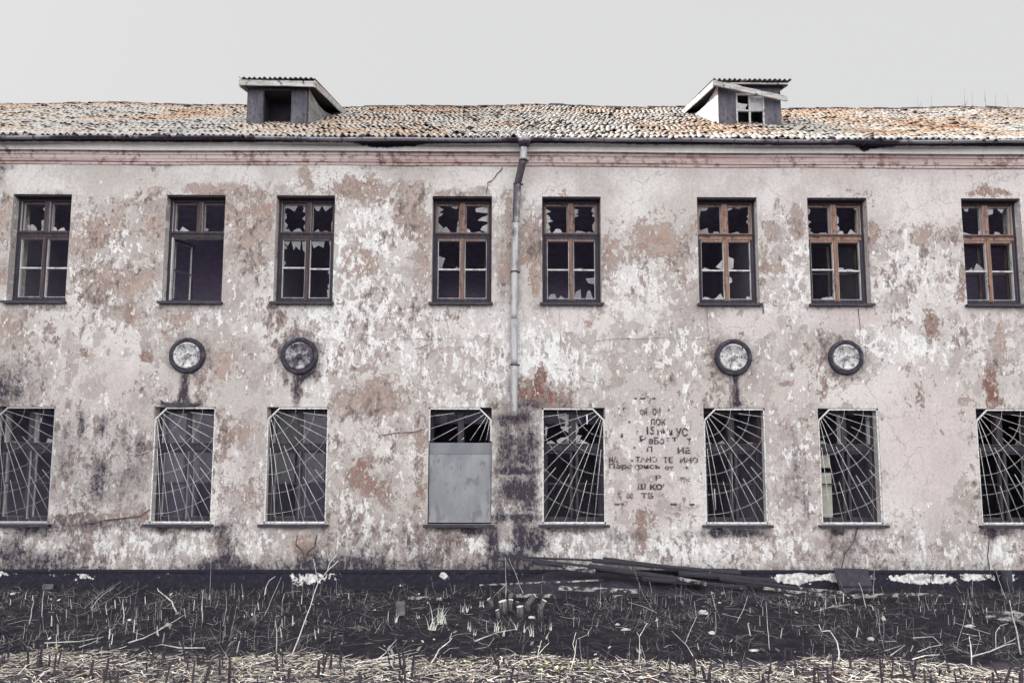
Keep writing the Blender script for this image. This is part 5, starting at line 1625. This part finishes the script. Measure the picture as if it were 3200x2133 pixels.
PL = [((1638, 1741), (1892, 1751), -.20, .05, .020, 'wood_plank', 'thin long lath at the top left of the plank heap'),
      ((1850, 1750), (2310, 1792), -.30, .10, .045, 'wood_plank', 'uppermost thick dark plank of the heap'),
      ((1885, 1744), (2180, 1784), -.16, .08, .035, 'wood_plank', 'dark plank leaning closest to the wall on the heap'),
      ((1665, 1753), (2110, 1806), -.46, .16, .040, 'wood_plank', 'broad dark plank on the left of the heap'),
      ((1840, 1768), (2208, 1822), -.58, .14, .035, 'wood_plank', 'plank with a worn pale edge running down the heap'),
      ((1760, 1770), (1860, 1784), -.62, .12, .03, 'wood_pale_plank', 'short faded plank end on the left slope of the heap'),
      ((2010, 1807), (2330, 1834), -.78, .10, .030, 'wood_plank', 'low thin plank at the foot of the heap'),
      ((2120, 1806), (2206, 1824), -.82, .07, .03, 'wood_pale_plank', 'short bright splintered plank on the right slope'),
      ((2130, 1784), (2310, 1786), -.22, .20, .045, 'wood_plank', 'dark level beam at the right end of the heap'),
      ((2120, 1790), (2420, 1814), -.50, .14, .040, 'wood_plank', 'dark plank reaching right past the heap'),
      ((2250, 1806), (2520, 1842), -.66, .10, .030, 'wood_plank', 'dark plank sliding off the right end'),
      ((1500, 1827), (1885, 1811), -.95, .022, .018, 'wood_pale_plank', 'thin pale rod lying across the front of the heap'),
      ((1746, 1836), (1996, 1847), -1.05, .10, .030, 'wood_pale_plank', 'mottled pale plank lying flat before the heap'),
      ((1592, 1860), (1732, 1860), -1.30, .07, .030, 'wood_pale_plank', 'narrow pale plank on the soil below the drainpipe'),
      ((1912, 1863), (1950, 1863), -1.35, .05, .025, 'wood_pale_plank', 'short bright wood offcut before the heap'),
      ((1268, 1866), (1382, 1870), -1.40, .05, .030, 'wood_pale_plank', 'narrow pale plank left of the heap below the boarded window'),
      ((2385, 1836), (2632, 1866), -1.10, .05, .030, 'wood_pale_plank', 'long pale plank left of the hatch board'),
      ((2494, 1837), (2655, 1853), -.85, .05, .030, 'wood_pale_plank', 'pale plank touching the foot of the hatch board'),
      ((2660, 1863), (2832, 1857), -1.25, .08, .030, 'wood_pale_plank', 'brightest pale plank before the hatch board'),
      ((2838, 1854), (2940, 1859), -1.2, .05, .025, 'wood_pale_plank', 'splintered pale plank right of the hatch board'),
      ((2450, 1856), (2492, 1867), -1.4, .04, .020, 'wood_pale_plank', 'small pale wood offcut left of the hatch board')]
for (p, q, Y, w, h, mt, lab) in PL:
    A, B = Vector(at(*p, Y)), Vector(at(*q, Y - .06))
    mid = (A + B) / 2
    mb = MB(); mb.beam(A - mid, B - mid, w, h, 0, .006, (0, -.25, 1), 8)
    o = mb.build('plank', M[mt]); o.location = mid; fix_normals(o)
    tag(o, lab, 'plank', 'old planks heaped against the plinth')

# hatch board, post
A, B = at(2626, 1847, -.30), at(2712, 1776, -.12)
mb = MB(); w_ = B[0] - A[0]
base = Vector((A[0], -.30, A[2])); up_ = Vector((0, .18, B[2] - A[2]))
for k in range(3):
    o0 = base + Vector((w_ * k / 3, 0, 0))
    j = random.uniform(-.015, .015)
    mb.prism([o0, o0 + Vector((w_ / 3 - .004, 0, 0)), o0 + Vector((w_ / 3 - .004, 0, 0)) + up_ * (1 + j), o0 + up_ * (1 + j + .01)], (0, .03, 0))
mb.beam(base + up_ * .25 + Vector((.01, -.012, 0)), base + up_ * .25 + Vector((w_ - .01, -.012, 0)), .05, .02)
mb.v = [tuple(Vector(v) - base) for v in mb.v]
o = mb.build('hatch_board', M['hatch']); o.location = base; fix_normals(o); tag(o, 'dark tarred hatch board leaning against the plinth', 'board')
A, B = at(3150, 1846, -.22), at(3148, 1782, -.22)
mb = MB(); mb.tube([(0, 0, -.05), (0, 0, (B[2] - A[2]) * .5), (-.01, 0, B[2] - A[2])], [.085, .08, .085], 10)
o = mb.build('post', M['hatch']); o.location = A; tag(o, 'short dark post standing before the plinth at right', 'post')

# ------------------------------------------------------------------ stumps, log, block, stones
def stump(u, v, r, h, tilt, label, name='cut_stump'):
    g = gat(u, v); mb = MB()
    h *= .75; mb.tube([(0, 0, -.05), (.0, 0, h * .5), (tilt * h, 0, h)], [r * 1.12, r, r * .95], 9, 0, True, 1)
    n_ = 9; e = len(mb.v) - n_
    for i in range(n_):
        x_, y_, z_ = mb.v[e + i]; mb.v[e + i] = (x_, y_, z_ + (-y_) * -.12 + x_ * .15)
    o = mb.build(name, [M['bark'], M['cut']]); o.location = (g[0], g[1], float(gz_(g[0], g[1])))
    tag(o, label, 'stump', 'cut shrub stumps in the middle of the yard')


stump(1572, 1920, .062, .20, -.05, 'broadest cut stump with a bright flat top')
stump(1592, 1915, .040, .19, .15, 'narrow stump touching the broadest one on its right')
stump(1556, 1930, .030, .13, -.1, 'low stump before the broadest one')
stump(1625, 1928, .050, .17, .0, 'dark upright stump right of the pair')
stump(1648, 1915, .042, .26, .55, 'leaning stump with a long bright slanting cut')
stump(1688, 1926, .042, .26, .30, 'bark-sided stump leaning right, last of the row')
stump(1535, 1905, .035, .16, -.3, 'small stump leaning left, first of the row')
g = gat(1662, 1930); mb = MB()


def pebble(u, v, r, label, name='stone', mat='stone', sq=(1.2, .8, .6)):
    r *= .72
    g = gat(u, v); mb = MB(); n, k = 9, 6; rr = random.Random(u * 7 + v)
    for j in range(1, k):
        t = math.pi * j / k
        for i in range(n):
            p = 2 * math.pi * i / n; q = r * rr.uniform(.62, 1.15)
            mb.v.append((math.sin(t) * math.cos(p) * q * sq[0], math.sin(t) * math.sin(p) * q * sq[1], math.cos(t) * q * sq[2]))
    top = len(mb.v); mb.v += [(0, 0, r * sq[2]), (0, 0, -r * sq[2])]
    for j in range(k - 2):
        for i in range(n):
            a_, b_ = j * n + i, j * n + (i + 1) % n
            mb.face((a_, a_ + n, b_ + n, b_), 0, False)
    for i in range(n):
        mb.face((top, i, (i + 1) % n), 0, True); mb.face((top + 1, (k - 2) * n + (i + 1) % n, (k - 2) * n + i), 0, True)
    o = mb.build(name, M[mat]); o.location = (g[0], g[1], float(gz_(g[0], g[1])) + r * sq[2] * .6)
    tag(o, label, 'stone', 'pale stones lying on the dark soil')


pebble(1661, 1934, .055, 'round pale stone at the foot of the leaning stump')
pebble(2196, 1918, .085, 'largest pale stone, below the last text on the wall')
pebble(2225, 1978, .055, 'pale stone beneath the largest one')
pebble(2358, 2030, .060, 'flat pale stone near the straw right of centre', sq=(1.5, .8, .4))
pebble(2722, 1990, .060, 'lumpy pale stone right of the hooked stalk')
pebble(3030, 1962, .065, 'flat bright stone near the weathered log', sq=(1.4, .8, .5))
pebble(975, 1825, .050, 'pale stone at the plinth beside the tallest stalk', sq=(1, .8, .9))
pebble(1930, 1945, .045, 'small pale stone below the plank heap')
pebble(1955, 1968, .055, 'flat pale stone below the plank heap', sq=(1.5, .8, .5))
pebble(40, 1858, .05, 'small dull stone at the far left', sq=(1.2, .8, .6))
g = gat(1252, 1917); mb = MB()
w_, h_ = .13, .17
P8 = [(-w_ * .5, -.06, -.02), (w_ * .5, -.06, -.02), (w_ * .5, .06, -.02), (-w_ * .5, .06, -.02), (-w_ * .46, -.05, h_ * .96), (w_ * .47, -.05, h_), (w_ * .45, .05, h_ * .98), (-w_ * .45, .05, h_)]
mb.v = P8
for q in ((0, 3, 2, 1), (4, 5, 6, 7), (0, 1, 5, 4), (1, 2, 6, 5), (2, 3, 7, 6), (3, 0, 4, 7)): mb.face(q)
o = mb.build('concrete_block', M['concrete']); o.location = (g[0], g[1], 0); tag(o, 'small grey concrete block standing left of the grass tufts', 'block')
bv = o.modifiers.new('edge', 'BEVEL'); bv.width = .012; bv.segments = 2
A = gat(150, 1838); mb = MB(); mb.box(-.08, .08, -.05, .05, -.02, .07); o = mb.build('concrete_block', M['concrete']); o.location = A
o.rotation_euler = (0.1, .05, .4); tag(o, 'pale topped concrete block at far left before the plinth', 'block'); bv = o.modifiers.new('edge', 'BEVEL'); bv.width = .012; bv.segments = 2
# weathered log at the right edge
A, B = Vector(gat(3052, 1918, .06)), Vector(gat(3290, 1945, .10))
mb = MB(); n, k = 11, 18
dirv = (B - A).normalized(); sd = Vector((-dirv.y, dirv.x, 0)).normalized()
for i in range(k + 1):
    f = i / k; c = A.lerp(B, f) - A; r_ = .035 + .065 * min(1, f * 2.2)
    for j in range(n):
        t = 2 * math.pi * j / n; q = r_ * random.uniform(.75, 1.15) * (1 + .2 * math.sin(3 * t + f * 9))
        p = c + sd * math.cos(t) * q + Vector((0, 0, 1)) * math.sin(t) * q * .8
        mb.v.append(tuple(p))
for i in range(k):
    for j in range(n):
        mb.face((i * n + j, i * n + (j + 1) % n, (i + 1) * n + (j + 1) % n, (i + 1) * n + j))
mb.face(list(range(n))); mb.face([k * n + i for i in range(n)])
o = mb.build('weathered_log', M['wood_pale_plank']); o.location = A; fix_normals(o); tag(o, 'split bleached log lying at the right edge', 'log')

# ------------------------------------------------------------------ bare saplings beyond the roof
def sapling(u, vt, seed, label):
    rr = random.Random(seed); Y = 19 + rr.uniform(0, 3); T = at(u, vt, Y); H = float(T[2])
    root = empty('bare_sapling', (float(T[0]), Y, 0)); tag(root, label, 'tree', 'bare saplings beyond the ridge')
    mb = MB(); pts = [Vector((rr.uniform(-.1, .1) * k / 8 * 2, rr.uniform(-.1, .1), H * k / 8)) for k in range(9)]
    pts[0] = Vector((0, 0, -.1)); pts[-1] = Vector((0, 0, H))
    mb.tube(pts, [.09 * (1 - k / 8) ** .8 + .006 for k in range(9)], 5); mb.build('trunk', M['sapling'], root)
    mb = MB()
    for k in range(46):
        f = rr.uniform(.3, .97); p = pts[int(f * 8)].lerp(pts[min(8, int(f * 8) + 1)], f * 8 % 1); a_ = rr.uniform(0, 6.28)
        l_ = (1 - f) * 2.2 + .35; q = p + Vector((math.cos(a_) * l_ * .4, math.sin(a_) * l_ * .4, l_ * .85))
        q.z = min(q.z, H - .1)
        mb.tube([p, p.lerp(q, .5) + Vector((rr.uniform(-.05, .05), rr.uniform(-.05, .05), -.05)), q], [.012, .008, .004], 4)
    mb.build('crown', M['sapling'], root)


for k, (u, vt, lab) in enumerate([(2866, 302, 'bare sapling tip just right of the second dormer, low above the ridge'), (2910, 296, 'bare sapling tip left of the clearest group above the ridge'), (3014, 280, 'tallest bare sapling tip of the group above the ridge'), (3037, 288, 'bare sapling tip right beside the tallest one'), (3076, 281, 'bare sapling tip standing alone right of the group'), (3110, 290, 'second last bare sapling tip at right'), (3148, 295, 'rightmost bare sapling tip above the ridge')]):
    sapling(u, vt, 70 + k, lab)

# ------------------------------------------------------------------ light
SUN = Vector((-1.0, .55, 1.0)).normalized()
sun = bpy.data.objects.new('sun', bpy.data.lights.new('sun', 'SUN')); COL.objects.link(sun)
sun.data.energy = 5.0; sun.data.angle = R(.6); sun.data.color = (1, .955, .89)
sun.rotation_euler = (-SUN).to_track_quat('-Z', 'Y').to_euler()
world = bpy.data.worlds.new('World'); scene.world = world; world.use_nodes = True
nt = world.node_tree; nt.nodes.clear()
sky = nt.nodes.new('ShaderNodeTexSky'); sky.sky_type = 'NISHITA'; sky.sun_disc = False
sky.sun_elevation = math.asin(SUN.z); sky.sun_rotation = math.atan2(SUN.x, SUN.y)
sky.dust_density = 4; sky.air_density = 1.0
bgs = nt.nodes.new('ShaderNodeBackground'); bgs.inputs['Strength'].default_value = .05
nt.links.new(sky.outputs[0], bgs.inputs[0])
tc = nt.nodes.new('ShaderNodeTexCoord'); sx = nt.nodes.new('ShaderNodeSeparateXYZ'); nt.links.new(tc.outputs['Generated'], sx.inputs[0])
mr = nt.nodes.new('ShaderNodeMapRange'); mr.interpolation_type = 'SMOOTHSTEP'
nt.links.new(sx.outputs['Y'], mr.inputs[0])
# the cloud sheet: white haze towards the sun, brightness added behind the camera to fill the shaded front
for k, v in zip((1, 2, 3, 4), (.05, -.75, .372, 1.44)): mr.inputs[k].default_value = v
bgc = nt.nodes.new('ShaderNodeBackground'); bgc.inputs[0].default_value = (1.0, 1.0, 1.0, 1)
nt.links.new(mr.outputs[0], bgc.inputs['Strength'])
ad = nt.nodes.new('ShaderNodeMixShader'); ad.inputs[0].default_value = .96
nt.links.new(bgs.outputs[0], ad.inputs[1]); nt.links.new(bgc.outputs[0], ad.inputs[2])
wo = nt.nodes.new('ShaderNodeOutputWorld'); nt.links.new(ad.outputs[0], wo.inputs[0])

vs = scene.view_settings
vs.view_transform = 'Standard'; vs.look = 'None'; vs.gamma = 1; vs.exposure = 1.0; vs.use_curve_mapping = False
scene.cycles.max_bounces = 6; scene.cycles.transparent_max_bounces = 12
scene.cycles.use_denoising = True
